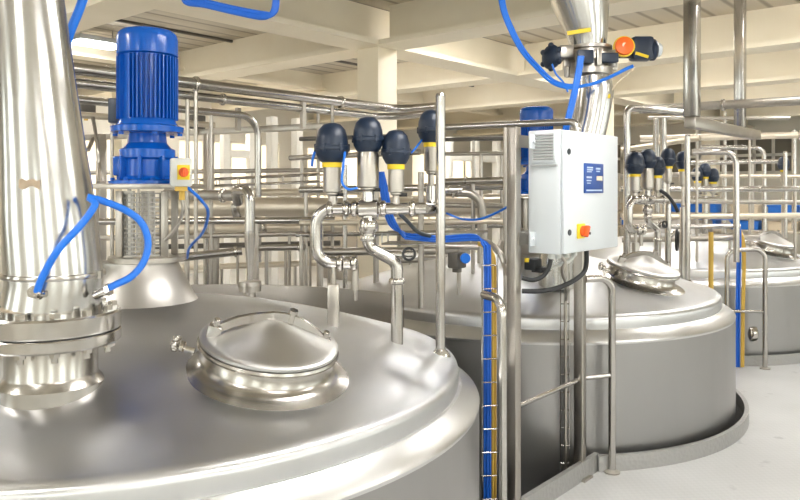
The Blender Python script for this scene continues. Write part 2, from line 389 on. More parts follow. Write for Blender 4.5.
def arc(name, c, a0, a1, label):
    bm = B(); lathe(bm, [(RK,0),(RK,.09),(RK+.028,.09),(RK+.028,0),(RK,0)], c, seg=90, a0=radians(a0), a1=radians(a1))
    return obj(name, bm, 'tread', None, label, 'kerb')
arc('floor_kerb', C[0], 60, 313, 'curved tread plate kerb around the nearest tank')
arc('floor_kerb', C[1], -134, 134, 'curved tread plate kerb on the floor around the middle tank')
arc('floor_kerb', C[2], -180, 175, 'curved tread plate kerb around the farthest tank at right')
bm = B(); bx(bm, (2.76,1.845,0), (3.868,1.873,.10)); obj('floor_kerb', bm, 'tread', None, 'straight tread plate kerb running between the two square posts of the frame', 'kerb')
bm = B(); lathe(bm, [(1.625,-.62),(1.625,.966),(1.637,.966),(1.637,-.62),(1.625,-.62)], C[0], seg=60, a0=radians(-5), a1=radians(95))
obj('splash_guard', bm, 'satin', None, 'tall curved steel plate standing behind the nearest tank', 'splash guard')

# ------------------------------------------------------------------ agitator (motor, gearbox, pedestal)
def make_agitator(label):
    c = C[0] + W(.035,0); zt = 1.285
    zz = lambda py: H - (py+2.5*max(0,(150-py)/120)-HY)*3.213/F
    t = thing('agitator', label, 'agitator', (c.x,c.y,zt), 'blue agitator motors on the tanks')
    # pedestal: two flanges, four posts, perforated drum
    bm = lathe(B(), [(.115,zt),(.165,zt),(.165,zt+.02),(.115,zt+.02)], c, seg=40); obj('base_flange', bm, 'satin', t)
    bm = B(); zp0, zp1 = zt+.02, zz(191)
    R = Matrix.Rotation(math.atan2(-UY,UX), 3, 'Z')
    for sx in (-1,1):
        for sy in (-1,1): box(bm, c + R@Vector((sx*.098,sy*.07,0)) + ZV*((zp0+zp1)/2), (.03,.012,zp1-zp0), R, .002)
    box(bm, c + R@Vector((-.075,-.062,0)) + ZV*((zp0+zp1)/2), (.07,.006,zp1-zp0), R)
    obj('pedestal', bm, 'satin', t)
    bm = B(); w, hh = .062, zp1-zp0-.02; x0 = .035          # perforated guard as a bar lattice wrapped round the front
    for k in range(10):
        an = radians(-150+k*13.5); p = R@Vector((.105*cos(an)+.0,.105*sin(an),0)); box(bm, c+p+ZV*((zp0+zp1)/2), (.006,.004,hh), R@Matrix.Rotation(an+pi/2,3,'Z'))
    for k in range(15):
        lathe(bm, [(.103,-.003),(.107,-.003),(.107,.003),(.103,.003),(.103,-.003)], c+ZV*(zp0+.01+hh*k/14), seg=20, a0=math.atan2(-UY,UX)+radians(-152), a1=math.atan2(-UY,UX)+radians(-26))
    obj('mesh_guard', bm, 'mesh', t)
    bm = B(); cyl(bm, c+ZV*zp0, ZV, .03, zp1-zp0, 20); obj('shaft', bm, 'satin', t)
    bm = B(); box(bm, c+R@Vector((-.012,0,0))+ZV*(zz(186.5)), (.45,.34,.022), R, .003); obj('top_plate', bm, 'satin', t)
    # gearbox
    bm = lathe(B(), [(.165,zz(184)),(.165,zz(181)),(.118,zz(179)),(.105,zz(176)),(.103,zz(160)),(.118,zz(158)),(.118,zz(150)),(.100,zz(148)),(.082,zz(143)),(.078,zz(134)),(.14,zz(133))], c, seg=36)
    for k in range(8):
        an = 2*pi*k/8; box(bm, c+Vector((.112*cos(an),.112*sin(an),zz(168))), (.04,.014,.10), Matrix.Rotation(an,3,'Z'), .003)
        cyl(bm, c+Vector((.145*cos(an+.4),.145*sin(an+.4),zz(182))), ZV, .011, .018, 6)
    box(bm, c+CAMR*-.115+ZV*zz(166), (.055,.07,.085), R, .008); obj('gearbox', bm, 'blue', t)
    # motor
    bm = lathe(B(), [(.10,zz(134)),(.153,zz(132.5)),(.155,zz(127)),(.13,zz(125)),(.120,zz(121)),(.114,zz(118)),(.114,zz(54)),(.05,zz(54))], c, seg=40)
    for k in range(6):
        an = 2*pi*k/6+.2; cyl(bm, c+Vector((.142*cos(an),.142*sin(an),zz(136))), ZV, .012, .012, 6)
    mt = obj('motor', bm, 'blue', t)
    bm = B()
    for k in range(44):
        an = 2*pi*k/44
        if abs((an-math.atan2(-UY,UX)-radians(-118)+pi)%(2*pi)-pi) < .16: continue
        box(bm, c+Vector((.118*cos(an),.118*sin(an),(zz(119)+zz(56))/2)), (.024,.0052,zz(56)-zz(119)), Matrix.Rotation(an,3,'Z'))
    obj('cooling_fins', bm, 'blue', mt)
    bm = lathe(B(), [(.118,zz(55)),(.130,zz(54)),(.1305,zz(38)),(.126,zz(33)),(.112,zz(29.5)),(.09,zz(28)),(.0,zz(27))], c, seg=44); obj('fan_cover', bm, 'blue', mt)
    an = math.atan2(-UY,UX)+radians(168); d = Vector((cos(an),sin(an),0))
    bm = B(); box(bm, c+d*.135+ZV*zz(110), (.06,.10,.11), Matrix.Rotation(an,3,'Z'), .008); obj('terminal_box', bm, 'navy', mt)
    return t
ag1 = make_agitator('nearest blue finned motor on a gearbox and mesh pedestal, rising from the near tank')
ag2 = copy_tree(ag1, C[1]-C[0]+W(.05,0)-ZV*.06, 'blue motor standing behind the white control cabinet, only its top and left side showing')
# isolator switch on the near pedestal
t = thing('isolator_switch', 'small pale box with yellow plate and red knob beside the near blue motor', 'switch', P(182,187,3.05))
bm = B(); R = Matrix.Rotation(math.atan2(-UY,UX)+.35,3,'Z'); cc = P(181,172.5,3.05)
box(bm, cc, (.088,.07,.118), R, .008); hb = obj('housing', bm, 'greybox', t)
fr = R @ Vector((0,-1,0)); bm = B(); box(bm, cc+fr*.037+ R@Vector((.008,0,0)), (.05,.006,.062), R, .002); obj('face_plate', bm, 'yellow', t)
bm = B(); cyl(bm, cc+fr*.038+R@Vector((.008,0,0)), fr, .02, .018, 20, .003); box(bm, cc+fr*.06+R@Vector((.008,0,0)), (.012,.014,.036), R, .003); obj('rotary_knob', bm, 'red', t)
bm = B(); box(bm, P(181,187.5,3.05), (.05,.05,.03), R); cyl(bm, P(182,200,3.05), ZV, .012, .05, 10); obj('cable_gland', bm, 'yellowcable', t)
bm = B(); tube(bm, spline([P(182,198,3.05),P(183,212,3.06),P(176,228,3.1),P(165,240,3.12)]), .008); obj('cable', bm, 'satin', t)
bm = B(); tube(bm, spline([P(186,186,3.06),P(200,199,3.15),P(208,212,3.3),P(203,232,3.5),P(190,247,3.7),P(187,258,3.9)]), .007); obj('air_hose', bm, 'hose', None, 'thin blue hose drooping right of the mesh pedestal', 'hose')

# ------------------------------------------------------------------ filling chute on the near tank
D1 = 2.31; s1 = D1/F
def chute_axis(py): return P(30+20*(py/224.), py, D1)
def make_near_chute():
    b0 = P(52,372,D1); t = thing('filling_chute', 'tall rolled steel chute with bolted flange at the left edge, rising from the near tank', 'chute', (b0.x,b0.y,roof_z(.9)))
    cz = lambda py: P(52,py,D1)
    c = cz(0); c.z = 0; zf = lambda py: H-(py-HY)*s1
    zr = roof_z(.9)
    bm = lathe(B(), [(.16,zr-.06),(.158,zr+.0),(.139,zr+.022),(.136,zr+.03),(.136,zf(338))], c, seg=56); obj('neck', bm, 'neck', t)
    bm = lathe(B(), [(.12,zf(342)),(.200,zf(342)),(.206,zf(340)),(.206,zf(331)),(.203,zf(330)),(.12,zf(330))], c, seg=72); obj('flange', bm, 'steel', t)
    bm = lathe(B(), [(.12,zf(328.5)),(.203,zf(328.5)),(.206,zf(327)),(.206,zf(312)),(.200,zf(310)),(.15,zf(310)),(.15,zf(306)),(.12,zf(306))], c, seg=72); obj('flange', bm, 'steel', t)
    bm = lathe(B(), [(.196,zf(331)),(.196,zf(328))], c, seg=60); obj('gasket', bm, 'black', t)
    for k in range(12):
        an = 2*pi*k/12+.15; p = c+Vector((.180*cos(an),.180*sin(an),0)); bm = B()
        cyl(bm, p+ZV*zf(351), ZV, .010, .145, 10); cyl(bm, p+ZV*zf(346), ZV, .016, .016, 6); cyl(bm, p+ZV*zf(310), ZV, .016, .016, 6); obj('bolt', bm, 'polish', t)
    # body
    rows = [(306,.148),(296,.146),(280,.144),(224,.142),(160,.128),(100,.116),(40,.106),(0,.100),(-120,.088),(-352,.086)]
    bm = B(); pts = [chute_axis(py) for py,_ in rows]; pts[0] = cz(306); pts[1] = cz(296)*.7+chute_axis(296)*.3
    tube(bm, pts, [r for _,r in rows], seg=56); obj('chute_body', bm, 'chute', t)
    a = chute_axis(274); bm = lathe(B(), [(.142,-.009),(.152,-.007),(.154,0),(.152,.007),(.142,.009),(.142,-.009)], a, seg=48)
    for an in (2.2, 5.3): cyl(bm, a+Vector((.150*cos(an),.150*sin(an),-.012)), ZV, .012, .024, 8)
    obj('clamp_ring', bm, 'steel', t)
    # torn label residue on the chute skin: a thin curved scrap
    bm = B(); ctr = chute_axis(184); g_ = []
    for i in range(7):
        an = math.atan2(-UY,UX)+radians(-97+i*4.3); rr = .137
        top = .012+.004*sin(i*2.1); bot = -.012-.006*sin(i*1.3)
        g_.append([bm.verts.new(ctr+Vector((rr*cos(an),rr*sin(an),h))) for h in (bot,top)] + [bm.verts.new(ctr+Vector(((rr-.006)*cos(an),(rr-.006)*sin(an),h))) for h in (top,bot)])
    for a_, b_ in zip(g_, g_[1:]):
        for k in range(4): bm.faces.new((a_[k],a_[(k+1)%4],b_[(k+1)%4],b_[k]))
    bm.faces.new(g_[0]); bm.faces.new(g_[-1]); obj('sticker_residue', bm, 'patch', t, 'brownish torn sticker scrap')
    # hose nozzles
    for (px,py,dd,ax) in ((37,294,2.155,-CAMF),(103,292,2.25,CAMR)):
        bm = B(); p = P(px,py,dd); a = (ax*.8+ZV*.35).normalized(); cyl(bm, p-a*.03, a, .013, .05, 12, .002); cyl(bm, p+a*.012, a, .019, .014, 6)
        cyl(bm, p-a*.004+CAMR*-.02, CAMR, .009, .045, 10)
        obj('hose_nozzle', bm, 'polish', t)
    return t
make_near_chute()
bm = B(); tube(bm, spline([P(37,292,2.14),P(43,276,2.13),P(58,250,2.13),P(80,226,2.16),P(92,210,2.18),P(95,203,2.19),P(90,198,2.2)]), .011, seg=12)
obj('air_hose', bm, 'hose', None, 'blue hose looping across the front of the near chute to its front nozzle', 'hose')
bm = B(); tube(bm, spline([P(87,197,2.24),P(103,201,2.26),P(125,210,2.28),P(141,222,2.29),P(148,241,2.3),P(144,261,2.29),P(132,276,2.27),P(117,284,2.25),P(106,289,2.25)]), .011, seg=12)
obj('air_hose', bm, 'hose', None, 'blue hose arching right of the near chute across the mesh pedestal', 'hose')
bm = B(); tube(bm, spline([P(92,-340,2.6),P(91,-120,2.6),P(89,-40,2.6),P(85,-10,2.6),P(80,8,2.6),P(71,30,2.6),P(66,46,2.62)]), .016, seg=10); obj('air_hose', bm, 'hose', None, 'short blue hose hanging beside the top of the near chute', 'hose')
bm = B()
for k,(o1,o2) in enumerate(((0,0),(3,1),(1,-3),(-3,2))):
    tube(bm, spline([P(186+o1,-195,3.6),P(186+o1,-100,3.6),P(186+o1,-40,3.6),P(186+o1,-16,3.6),P(188+o1,0+o2,3.6),P(205,4+o2,3.6),P(235,11+o2,3.6),P(262,16+o2,3.6),P(273+o1/2,13,3.6),P(276+o1/2,0,3.6),P(276+o1/2,-30,3.6),P(276+o1/2,-100,3.6),P(276+o1/2,-195,3.6)]), .011, seg=8)
obj('cable_loop', bm, 'bluecable', None, 'thick blue cable bundle drooping in a loop from the ceiling at top left', 'cable')

# ------------------------------------------------------------------ valves and manifold of one tank
DV = 3.2; sv = DV/F
def make_valve(cx, dt, db, hw, bb, bw, yb, dd, label):
    d = DV+dd; s = d/F; p = lambda py: P(cx,py,d); hz = lambda a: H-(a-HY)*s
    c = p(0); c.z = 0; base = hz(206 if dd < .2 else 208)
    t = thing('diaphragm_valve', label, 'valve', (c.x,c.y,base), 'actuated valves with dark domes')
    R, zt, zb = hw*s, hz(dt), hz(db); hgt = zt-zb
    bm = lathe(B(), [(R*.55,zb-.004),(R*.72,zb+.02*hgt),(R*.93,zb+.18*hgt),(R*.98,zb+.30*hgt),(R*1.03,zb+.32*hgt),(R*1.03,zb+.40*hgt),(R*.97,zb+.42*hgt),(R*.93,zb+.62*hgt),(R*.78,zb+.83*hgt),(R*.5,zb+.96*hgt),(R*.18,zt),(0,zt)], c, seg=28)
    for k in range(6):
        an = 2*pi*k/6+.3; box(bm, c+Vector((R*.9*cos(an),R*.9*sin(an),zb+.36*hgt)), (R*.3,R*.22,hgt*.2), Matrix.Rotation(an,3,'Z'), .003)
    obj('actuator_dome', bm, 'navy', t)
    if yb:
        bm = lathe(B(), [(bw*s*1.05,zb-.024),(bw*s*1.1,zb-.022),(bw*s*1.1,zb+.006),(bw*s*.8,zb+.006)], c, seg=24); obj('position_ring', bm, 'yellow', t)
    bm = lathe(B(), [(bw*s*.6,hz(bb)),(bw*s,hz(bb)+.006),(bw*s,zb-.02),(bw*s*.9,zb)], c, seg=28); obj('valve_body', bm, 'satin', t)
    bm = lathe(B(), [(bw*s*.45,base-.012),(bw*s*.6,base+.0),(bw*s*.5,base+.01),(bw*s*.42,hz(bb)-.012),(bw*s*.7,hz(bb)-.006),(bw*s*.7,hz(bb)+.001)], c, seg=20); obj('valve_neck', bm, 'satin', t)
    bm = B(); cyl(bm, c+ZV*(hz(bb)-.008)+CAMR*bw*s*.4, CAMR, .008, .035, 8); obj('air_fitting', bm, 'black', t)
    return t
V = [make_valve(332,123,162,17,193,9,True,0,'leftmost dark domed valve of the near group, with a yellow ring'),
     make_valve(368,117,152,15.5,188,11,False,.0,'tallest domed valve of the near group, thick steel body and no ring'),
     make_valve(396,130,164,14.5,193,8,True,0,'domed valve with yellow ring between the tallest one and the upright steel post'),
     make_valve(431,110,142,13.5,172,7,True,.22,'dark domed valve half hidden behind the tall steel post')]
lab2 = ['leftmost dark domed valve of the group right of the control cabinet','domed valve without ring, second from left right of the control cabinet',
        'domed valve with yellow ring, third from left right of the control cabinet','rear domed valve in the group right of the control cabinet, left of the upright post']
PIV = W((332-CX)*DV/F, DV); TURN = radians(35)
def turned(o, label):
    c = copy_tree(o, C[1]-C[0], label); Rz = Matrix.Rotation(TURN, 3, 'Z'); off = wl(o)-PIV; off.z = 0
    c.location = C[1]-C[0]+PIV + Rz@off + ZV*wl(o).z; c.rotation_euler = (0,0,TURN); return c
for v, l in zip(V[:3], lab2): turned(v, l)
copy_tree(V[3], P(668,157,6.15)-P(431,126,DV+.22), lab2[3])
copy_tree(V[3], P(683,160,6.2)-P(431,126,DV+.22), 'dark domed valve directly behind the upright post on the middle tank')
lab3 = ['small far domed valve left of the post on the farthest tank','small far domed valve second from left on the farthest tank','small far domed valve third on the farthest tank','small far domed valve behind the far post at right edge']
v3 = copy_tree(V[3], C[2]-C[0], lab3[3]); bm = B(); q = wl(V[3])+C[2]-C[0]; q2 = q.copy(); q2.z = roof_z((Vector((q.x,q.y,0))-C[2]).length)-.02
tube(bm, [q2, q+ZV*.0], .026); obj('stand_pipe', bm, 'steel', None, 'thin steel riser carrying the far domed valve at the right edge', 'pipe')
q = P(668,204,6.15); q2 = q.copy(); q2.z = roof_z((Vector((q.x,q.y,0))-C[1]).length)-.02; bm = B(); tube(bm, [q2, q], .026); obj('stand_pipe', bm, 'steel', None, 'steel riser under the rear domed valve left of the middle tank post', 'pipe')
q = P(683,207,6.2); q2 = q.copy(); q2.z = roof_z((Vector((q.x,q.y,0))-C[1]).length)-.02; bm = B(); tube(bm, [q2, q], .026); obj('stand_pipe', bm, 'steel', None, 'steel riser under the domed valve behind the middle tank post', 'pipe')

def make_manifold(label):
    p = lambda px,py,dd=0: P(px,py,DV+dd)
    foot = p(397,345); zf = roof_z((Vector((foot.x,foot.y,0))-C[0]).length)
    t = thing('valve_manifold', label, 'pipework', (foot.x,foot.y,zf), 'valve manifolds on the tanks')
    r = 6.0*sv
    bm = B(); tube(bm, [p(356,263,.02),p(316,263),p(316,208.5),p(426,208.5)], r, .075, 16); obj('header_pipe', bm, 'steel', t)
    bm = B(); e = p(397,345); e.z = zf-.02; tube(bm, [p(368,192),p(368,247),p(397,262),e], r*1.02, .055, 16); obj('drop_pipe', bm, 'steel', t)
    bm = lathe(B(), [(r*.95,-.04),(r*1.5,-.02),(r*1.65,0),(r*1.5,.02),(r*.95,.04)], p(368,226), ZV, 20); obj('valve_bulb', bm, 'polish', t)
    bm = lathe(B(), [(r*.9,-.05),(r*1.45,-.04),(r*1.55,0),(r*1.45,.04),(r*.9,.05)], p(368,208.5), CAMR, 20); obj('valve_cross', bm, 'steel', t)
    for (px,py,a) in ((346,208.5,CAMR),(354,208.5,CAMR),(383,208.5,CAMR),(412,208.5,CAMR),(340,263,CAMR),(354,263,CAMR),(368,238,ZV),(397,281,ZV),(330,208.5,CAMR)):
        bm = ferrule(B(), p(px,py), a, r); obj('clamp', bm, 'polish', t)
    e = p(431,208.5,.22); bm = B(); tube(bm, [p(424,208.5),p(431,208.5,.06),p(431,208.5,.22),p(431,186,.22)], r*.95, .04); obj('elbow', bm, 'steel', t)
    bm = B(); tube(bm, [p(355,268,.02),p(355,300,.05)], .011); tube(bm,[p(355,263,.02),p(355,290,.02)],.017); obj('vent_pipe', bm, 'satin', t)
    bm = B(); q = p(333.5,330); q.z = roof_z((Vector((q.x,q.y,0))-C[0]).length)-.01; top = p(333.5,284); R = Matrix.Rotation(math.atan2(-UY,UX),3,'Z')
    box(bm, Vector((q.x,q.y,(q.z+top.z)/2)), (.05,.04,top.z-q.z), R, .003); tube(bm, [top, p(333.5,266)], .012); obj('support_bracket', bm, 'satin', t)
    bm = B(); tube(bm, [p(384,254),p(402,254)], .014); cyl(bm, p(402,254), CAMR, .024, .05, 16, .004); tube(bm, [p(412,254),p(418,254)], .018); obj('side_sensor', bm, 'steel', t)
    bm = lathe(B(), [(.02,-.006),(.031,-.006),(.031,.006),(.02,.006),(.02,-.006)], p(409,254,-.03), -CAMF, 20); obj('sensor_ring', bm, 'black', t)
    bm = B(); tube(bm, [p(333,196),p(333,204)], .02); obj('inlet_stub', bm, 'satin', t)
    return t
mf = make_manifold('steel valve manifold bending in an S above the near tank, under the dark domed valves')
turned(mf, 'steel valve manifold on the middle tank right of the control cabinet')

def make_post(label):
    p = lambda px,py,dd=0: P(px,py,3.24+dd); q = p(440.5,353); q.z = roof_z((Vector((q.x,q.y,0))-C[0]).length)-.01
    t = thing('upright_post', label, 'post', q, 'upright tube posts on the tank roofs')
    bm = B(); tube(bm, [q, p(440.5,96)], .0215, seg=18); obj('tube', bm, 'steel', t)
    bm = lathe(B(), [(.0215,-.004),(.023,0),(.019,.010),(0,.014)], p(440.5,96), ZV, 18); obj('cap', bm, 'polish', t)
    bm = lathe(B(), [(.045,-.002),(.04,.012),(.024,.03),(.0215,.034)], q, ZV, 20); obj('foot_weld', bm, 'steel', t)
    return t
up = make_post('tall steel tube post standing on the near tank roof in front of the rearmost valve')
copy_tree(up, C[1]-C[0]+W(-.055,0), 'tall steel tube post on the middle tank roof')
copy_tree(up, C[2]-C[0]+W(-.11,0), 'far steel tube post near the right edge, on the farthest tank')

# vent pipe with an elbow at the back of the near tank
def make_vent(label):
    d = 4.3; q = P(247,295,d); q.z = roof_z((Vector((q.x,q.y,0))-C[0]).length)-.01
    t = thing('vent_pipe', label, 'pipe', q); p = lambda px,py,dd=0: P(px,py,d+dd)
    bm = B(); tube(bm, [p(238,202,.25),p(236,190,.12),p(250,190),p(250,232)], .031, .07, 16); obj('elbow_pipe', bm, 'steel', t)
    x = p(250,0); x.z = 0; hz = lambda a: H-(a-HY)*d/F
    bm = lathe(B(), [(.017,hz(284)),(.018,hz(266)),(.033,hz(240)),(.033,hz(232)),(.029,hz(231))], x, seg=20); obj('reducer', bm, 'steel', t)
    bm = lathe(B(), [(.035,q.z-.01),(.035,hz(292)),(.066,hz(291)),(.066,hz(286)),(.068,hz(285.5)),(.066,hz(281)),(.018,hz(280))], x, seg=24); obj('base_flange', bm, 'satin', t)
    return t
make_vent('bent steel vent pipe with flange at the back of the near tank roof')

# ------------------------------------------------------------------ control cabinet on its frame
FY = 1.88; xl, xr = 3.02, 3.706
t = thing('cabinet_stand', 'square tube steel frame standing on the floor that carries the white control cabinet', 'stand', ((xl+xr)/2,FY,0))
def post(x, z0, z1, parent, nm='post'):
    bm = B(); bx(bm, (x-.026,FY-.026,z0), (x+.026,FY+.026,z1), .004); o = obj(nm, bm, 'satin', parent)
    return o
post(xl,0,1.90,t); post(xr,0,1.88,t)
for x in (xl,xr):
    bm = B(); bx(bm, (x-.05,FY-.055,0),(x+.05,FY+.055,.012),.002); obj('foot_plate', bm, 'satin', t)
bm = B(); tube(bm, [(xl+.02,FY-.0,.545),(xr-.02,FY,.545)], .013); obj('cross_rail', bm, 'steel', t)
for zz in (1.36,1.83):
    bm = B(); bx(bm, (xl-.0,FY-.03,zz-.03),(xr,FY-.0265,zz+.03)); obj('cross_bar', bm, 'satin', t)
def handrail(name, pts_top, legs, mids, label, r=.021, group=None):
    t = thing(name, label, 'handrail', (legs[0][0],legs[0][1],0), group)
    bm = B(); tube(bm, pts_top, r, .09, 16); obj('top_rail', bm, 'steel', t)
    for m in mids:
        bm = B(); tube(bm, m, r*.62); obj('mid_rail', bm, 'steel', t)
    for x, y in legs:
        bm = lathe(B(), [(.045,0),(.045,.008),(.024,.016),(.021,.02)], (x,y,0), seg=18); obj('foot_plate', bm, 'satin', t)
    return t
q = P(612,471,4.11); hx, hy = q.x, q.y
handrail('handrail', [(xr+.02,FY-.02,1.1),(hx,hy,1.1),(hx,hy,0)], [(hx,hy)], [[(xr+.02,FY-.01,.55),(hx,hy,.55)]], 'short bent handrail to the right of the cabinet frame, in front of the middle tank')
q = P(502.5,500,3.3)
q3 = P(484,290,3.45); handrail('handrail', [(q3.x,q3.y,1.1),(q.x,q.y,1.1),(q.x,q.y,0)], [(q.x,q.y)], [], 'bent handrail end left of the cabinet frame beside the near tank')
q1, q2 = P(765,364,6.48), P(727,364,6.5)
handrail('handrail', [(q2.x,q2.y,0),(q2.x,q2.y,1.05),(q1.x,q1.y,1.07),(q1.x,q1.y,0)], [(q1.x,q1.y),(q2.x,q2.y)], [[(q2.x,q2.y,.51),(q1.x,q1.y,.51)]], 'far steel handrail with two legs before the farthest tank')

bx0, bx1, by0, by1, bz0, bz1 = 3.10, 3.70, 1.655, 1.848, 1.289, 1.883
t = thing('control_cabinet', 'white wall box style control cabinet with blue panel, hung on the square tube frame', 'cabinet', ((bx0+bx1)/2,(by0+by1)/2,bz0))
bm = B(); bx(bm, (bx0,by0+.018,bz0),(bx1,by1,bz1),.006); obj('housing', bm, 'white', t)
bm = B(); bx(bm, (bx0+.002,by0,bz0+.004),(bx1-.002,by0+.0165,bz1-.004),.005); dr = obj('door', bm, 'white', t)
def fx(px, py, y=by0):      # point on the cabinet's front plane seen at a pixel
    k = (px-CX)/F; d = y/(UX-UY*k); return P(px,py,d)
def frontbox(name, pxa, pya, pxb, pyb, th, m, parent, out=0.):
    a, b_ = fx(pxa,pya), fx(pxb,pyb); bm = B()
    bx(bm, (min(a.x,b_.x),by0-out-th,min(a.z,b_.z)), (max(a.x,b_.x),by0-out,max(a.z,b_.z)), min(.002,th*.3)); return obj(name, bm, m, parent)
pn = frontbox('operator_panel', 583.5,163,602.5,193, .006, 'screen', dr)
a, b_ = fx(583.5,163), fx(602.5,193); w, h = b_.x-a.x, a.z-b_.z
bm = B()
for (u0,v0,u1,v1) in ((.12,.12,.42,.17),(.12,.2,.42,.24),(.12,.27,.36,.3),(.58,.14,.82,.2),(.6,.24,.78,.28),(.1,.44,.36,.5),(.1,.56,.34,.6),(.12,.65,.3,.68),(.08,.88,.9,.93)):
    bx(bm, (a.x+u0*w,by0-.0072,a.z-v1*h),(a.x+u1*w,by0-.006,a.z-v0*h))
obj('panel_print', bm, 'print', pn)
bm = B(); bx(bm, (a.x+.62*w,by0-.008,a.z-.57*h),(a.x+.92*w,by0-.006,a.z-.42*h)); obj('panel_display', bm, 'carton', pn)
for px, py in ((568.5,151.5),(569,232.5)):
    p = fx(px,py); bm = B(); cyl(bm, p, -YV, .015, .007, 16, .002); bx(bm, (p.x-.004,by0-.009,p.z-.010),(p.x+.004,by0-.0068,p.z+.010)); obj('lock', bm, 'key', dr)
p = fx(580,231); t2 = thing('main_switch', 'yellow and red rotary main switch on the cabinet door', 'switch', (p.x,p.y,p.z-.05))
bm = B(); bx(bm, (p.x-.036,by0-.012,p.z-.036),(p.x+.036,by0,p.z+.036),.004); obj('face_plate', bm, 'yellow', t2)
bm = B(); cyl(bm, Vector((p.x,by0-.011,p.z)), -YV, .027, .016, 20, .003); box(bm, (p.x,by0-.036,p.z), (.018,.024,.058), Matrix.Rotation(.5,3,'Y'), .004); obj('rotary_knob', bm, 'red', t2)
bm = B(); bx(bm, (p.x+.005,by0-.0495,p.z-.016),(p.x+.016,by0-.046,p.z-.004)); obj('padlock_hole', bm, 'black', t2)
# louvre on the left side
bm = B(); ya, yb_, za, zb_ = by0+.045, by0+.162, 1.735, 1.865
bx(bm, (bx0-.008,ya-.006,za-.006),(bx0,yb_+.006,zb_+.006),.002); lv = obj('louvre_frame', bm, 'white', t)
bm = B()
for k in range(9):
    zz = za+.006+k*.0142; box(bm, (bx0-.009,(ya+yb_)/2,zz+.004), (.008,yb_-ya-.01,.009), Matrix.Rotation(.6,3,'Y'))
obj('louvre_slats', bm, 'grille', lv)
bm = B(); bx(bm, (bx0-.012,ya-.012,za-.026),(bx0,yb_+.012,za-.018)); obj('drip_strip', bm, 'grille', t)
for zz in (1.36,1.83):
    bm = B(); bx(bm, (xl+.026,by1-.045,zz-.035),(bx0,by1-.038,zz+.035),.002); cyl(bm, Vector((xl+.055,by1-.045,zz)), -YV, .009, .006, 8); obj('mounting_lug', bm, 'white', t)
# cables and connectors below
for i,(px,col) in enumerate(((552,0),(558,0),(566,0),(574,0))):
    bm = B(); q = fx(px,254,by0+.09); q.z = bz0+.002; cyl(bm, q, -ZV, .016, .03, 12, .002); obj('cable_gland', bm, 'greybox', t)
def cable(pts, r, m, label, cat='cable', name='cable'):
    bm = B(); tube(bm, spline(pts), r, seg=10); return obj(name, bm, m, None, label, cat)
cable([P(586.5,250,3.72),P(586.5,262,3.7),P(584,272,3.66),P(573,281,3.6),P(557,288,3.55),P(540,291,3.5),P(522,291,3.5)], .012, 'black', 'thick black cable sagging below the cabinet from its right underside')
cable([P(551,256,3.57),P(549,267,3.56),P(543,276,3.55),P(533,280,3.54),P(522,278,3.54)], .011, 'black', 'black cable curving left under the cabinet')
cable([P(560,256,3.58),P(565,262,3.58),P(562,272,3.6),P(566,284,3.7),P(566,300,3.9)], .009, 'satin', 'grey cable dropping straight below the cabinet')
cable([P(575,255,3.65),P(568,262,3.64),P(556,266,3.62),P(546,270,3.62)], .008, 'greybox', 'pale cable crossing under the cabinet')
t = thing('connector_block', 'black cable connector block under the left end of the cabinet', 'connector', P(534,272,3.62))
bm = B(); R = Matrix.Rotation(0,3,'Z'); box(bm, P(533,264,3.62), (.075,.06,.055), R, .006); box(bm, P(541,269.5,3.62), (.09,.06,.024), R, .004); obj('housing', bm, 'black', t)
bm = B(); cyl(bm, P(527,262,3.60), ZV, .012, .02, 10); obj('gland', bm, 'yellow', t)

# pipe across the back that ends in an elbow over the cabinet
# ------------------------------------------------------------------ vertical cable ladder with bundles
t = thing('cable_ladder', 'vertical wire cable ladder left of the cabinet frame, beside the near tank', 'cable ladder', P(490,509,3.64))
lx = [P(482.2,0,3.575), P(497.5,0,3.585)]
for q in lx:
    bm = B(); tube(bm, [(q.x,q.y,-.6),(q.x,q.y,1.28)], .004, seg=8); obj('side_wire', bm, 'steel', t)
for k in range(16):
    bm = B(); zz = -.5+k*.115; tube(bm, [(lx[0].x,lx[0].y,zz),(lx[1].x,lx[1].y,zz)], .0035, seg=6); obj('rung', bm, 'steel', t)
def bundle(name, label, offs, path, r, m):
    t = thing(name, label, 'cable', path[-1])
    for (a,dd) in offs:
        bm = B(); tube(bm, spline([Vector(p)+CAMR*a*(1 if i > 2 else .1)+ZV*(a*-.9 if i <= 2 else 0)+CAMF*dd for i,p in enumerate(path)]), r, seg=8); obj('cable', bm, m, t)
    return t
bundle('blue_cable_bundle', 'bundle of blue cables running level behind the near valves then bending down the cable ladder', [(-.014,0),(-.007,.008),(.0,-.003),(.007,.006),(.014,0)],
       [P(404,236,3.66),P(440,239,3.66),P(474,237.5,3.64),P(485,244,3.6),P(487.3,262,3.6),P(487.3,380,3.6),P(487.3,560,3.6)], .0052, 'bluecable')
bundle('yellow_cable_bundle', 'pair of ochre cables running down the cable ladder beside the blue ones', [(-.006,0),(.007,.004)],
       [P(478,243,3.7),P(485,246,3.68),P(491,250,3.64),P(493.5,262,3.62),P(494,300,3.62),P(494,400,3.62),P(494,560,3.62)], .0068, 'yellowcable')
cable([P(478,240,3.75),P(490,244,3.72),P(500,254,3.68),P(505,265,3.66),P(509,275,3.62)], .016, 'satin', 'grey conduit arching from the cable ladder to the frame post', 'conduit', 'conduit')
bm = B()
for o1 in (-2.5,0,2.5):
    tube(bm, spline([P(380+o1,172,3.45),P(384+o1,190,3.47),P(388+o1,212,3.5),P(394+o1,226,3.55),P(404,235+o1*.7,3.62)]), .009, seg=8)
obj('blue_cables', bm, 'bluecable', None, 'blue cables drooping behind the near valves into the level bundle', 'cable')
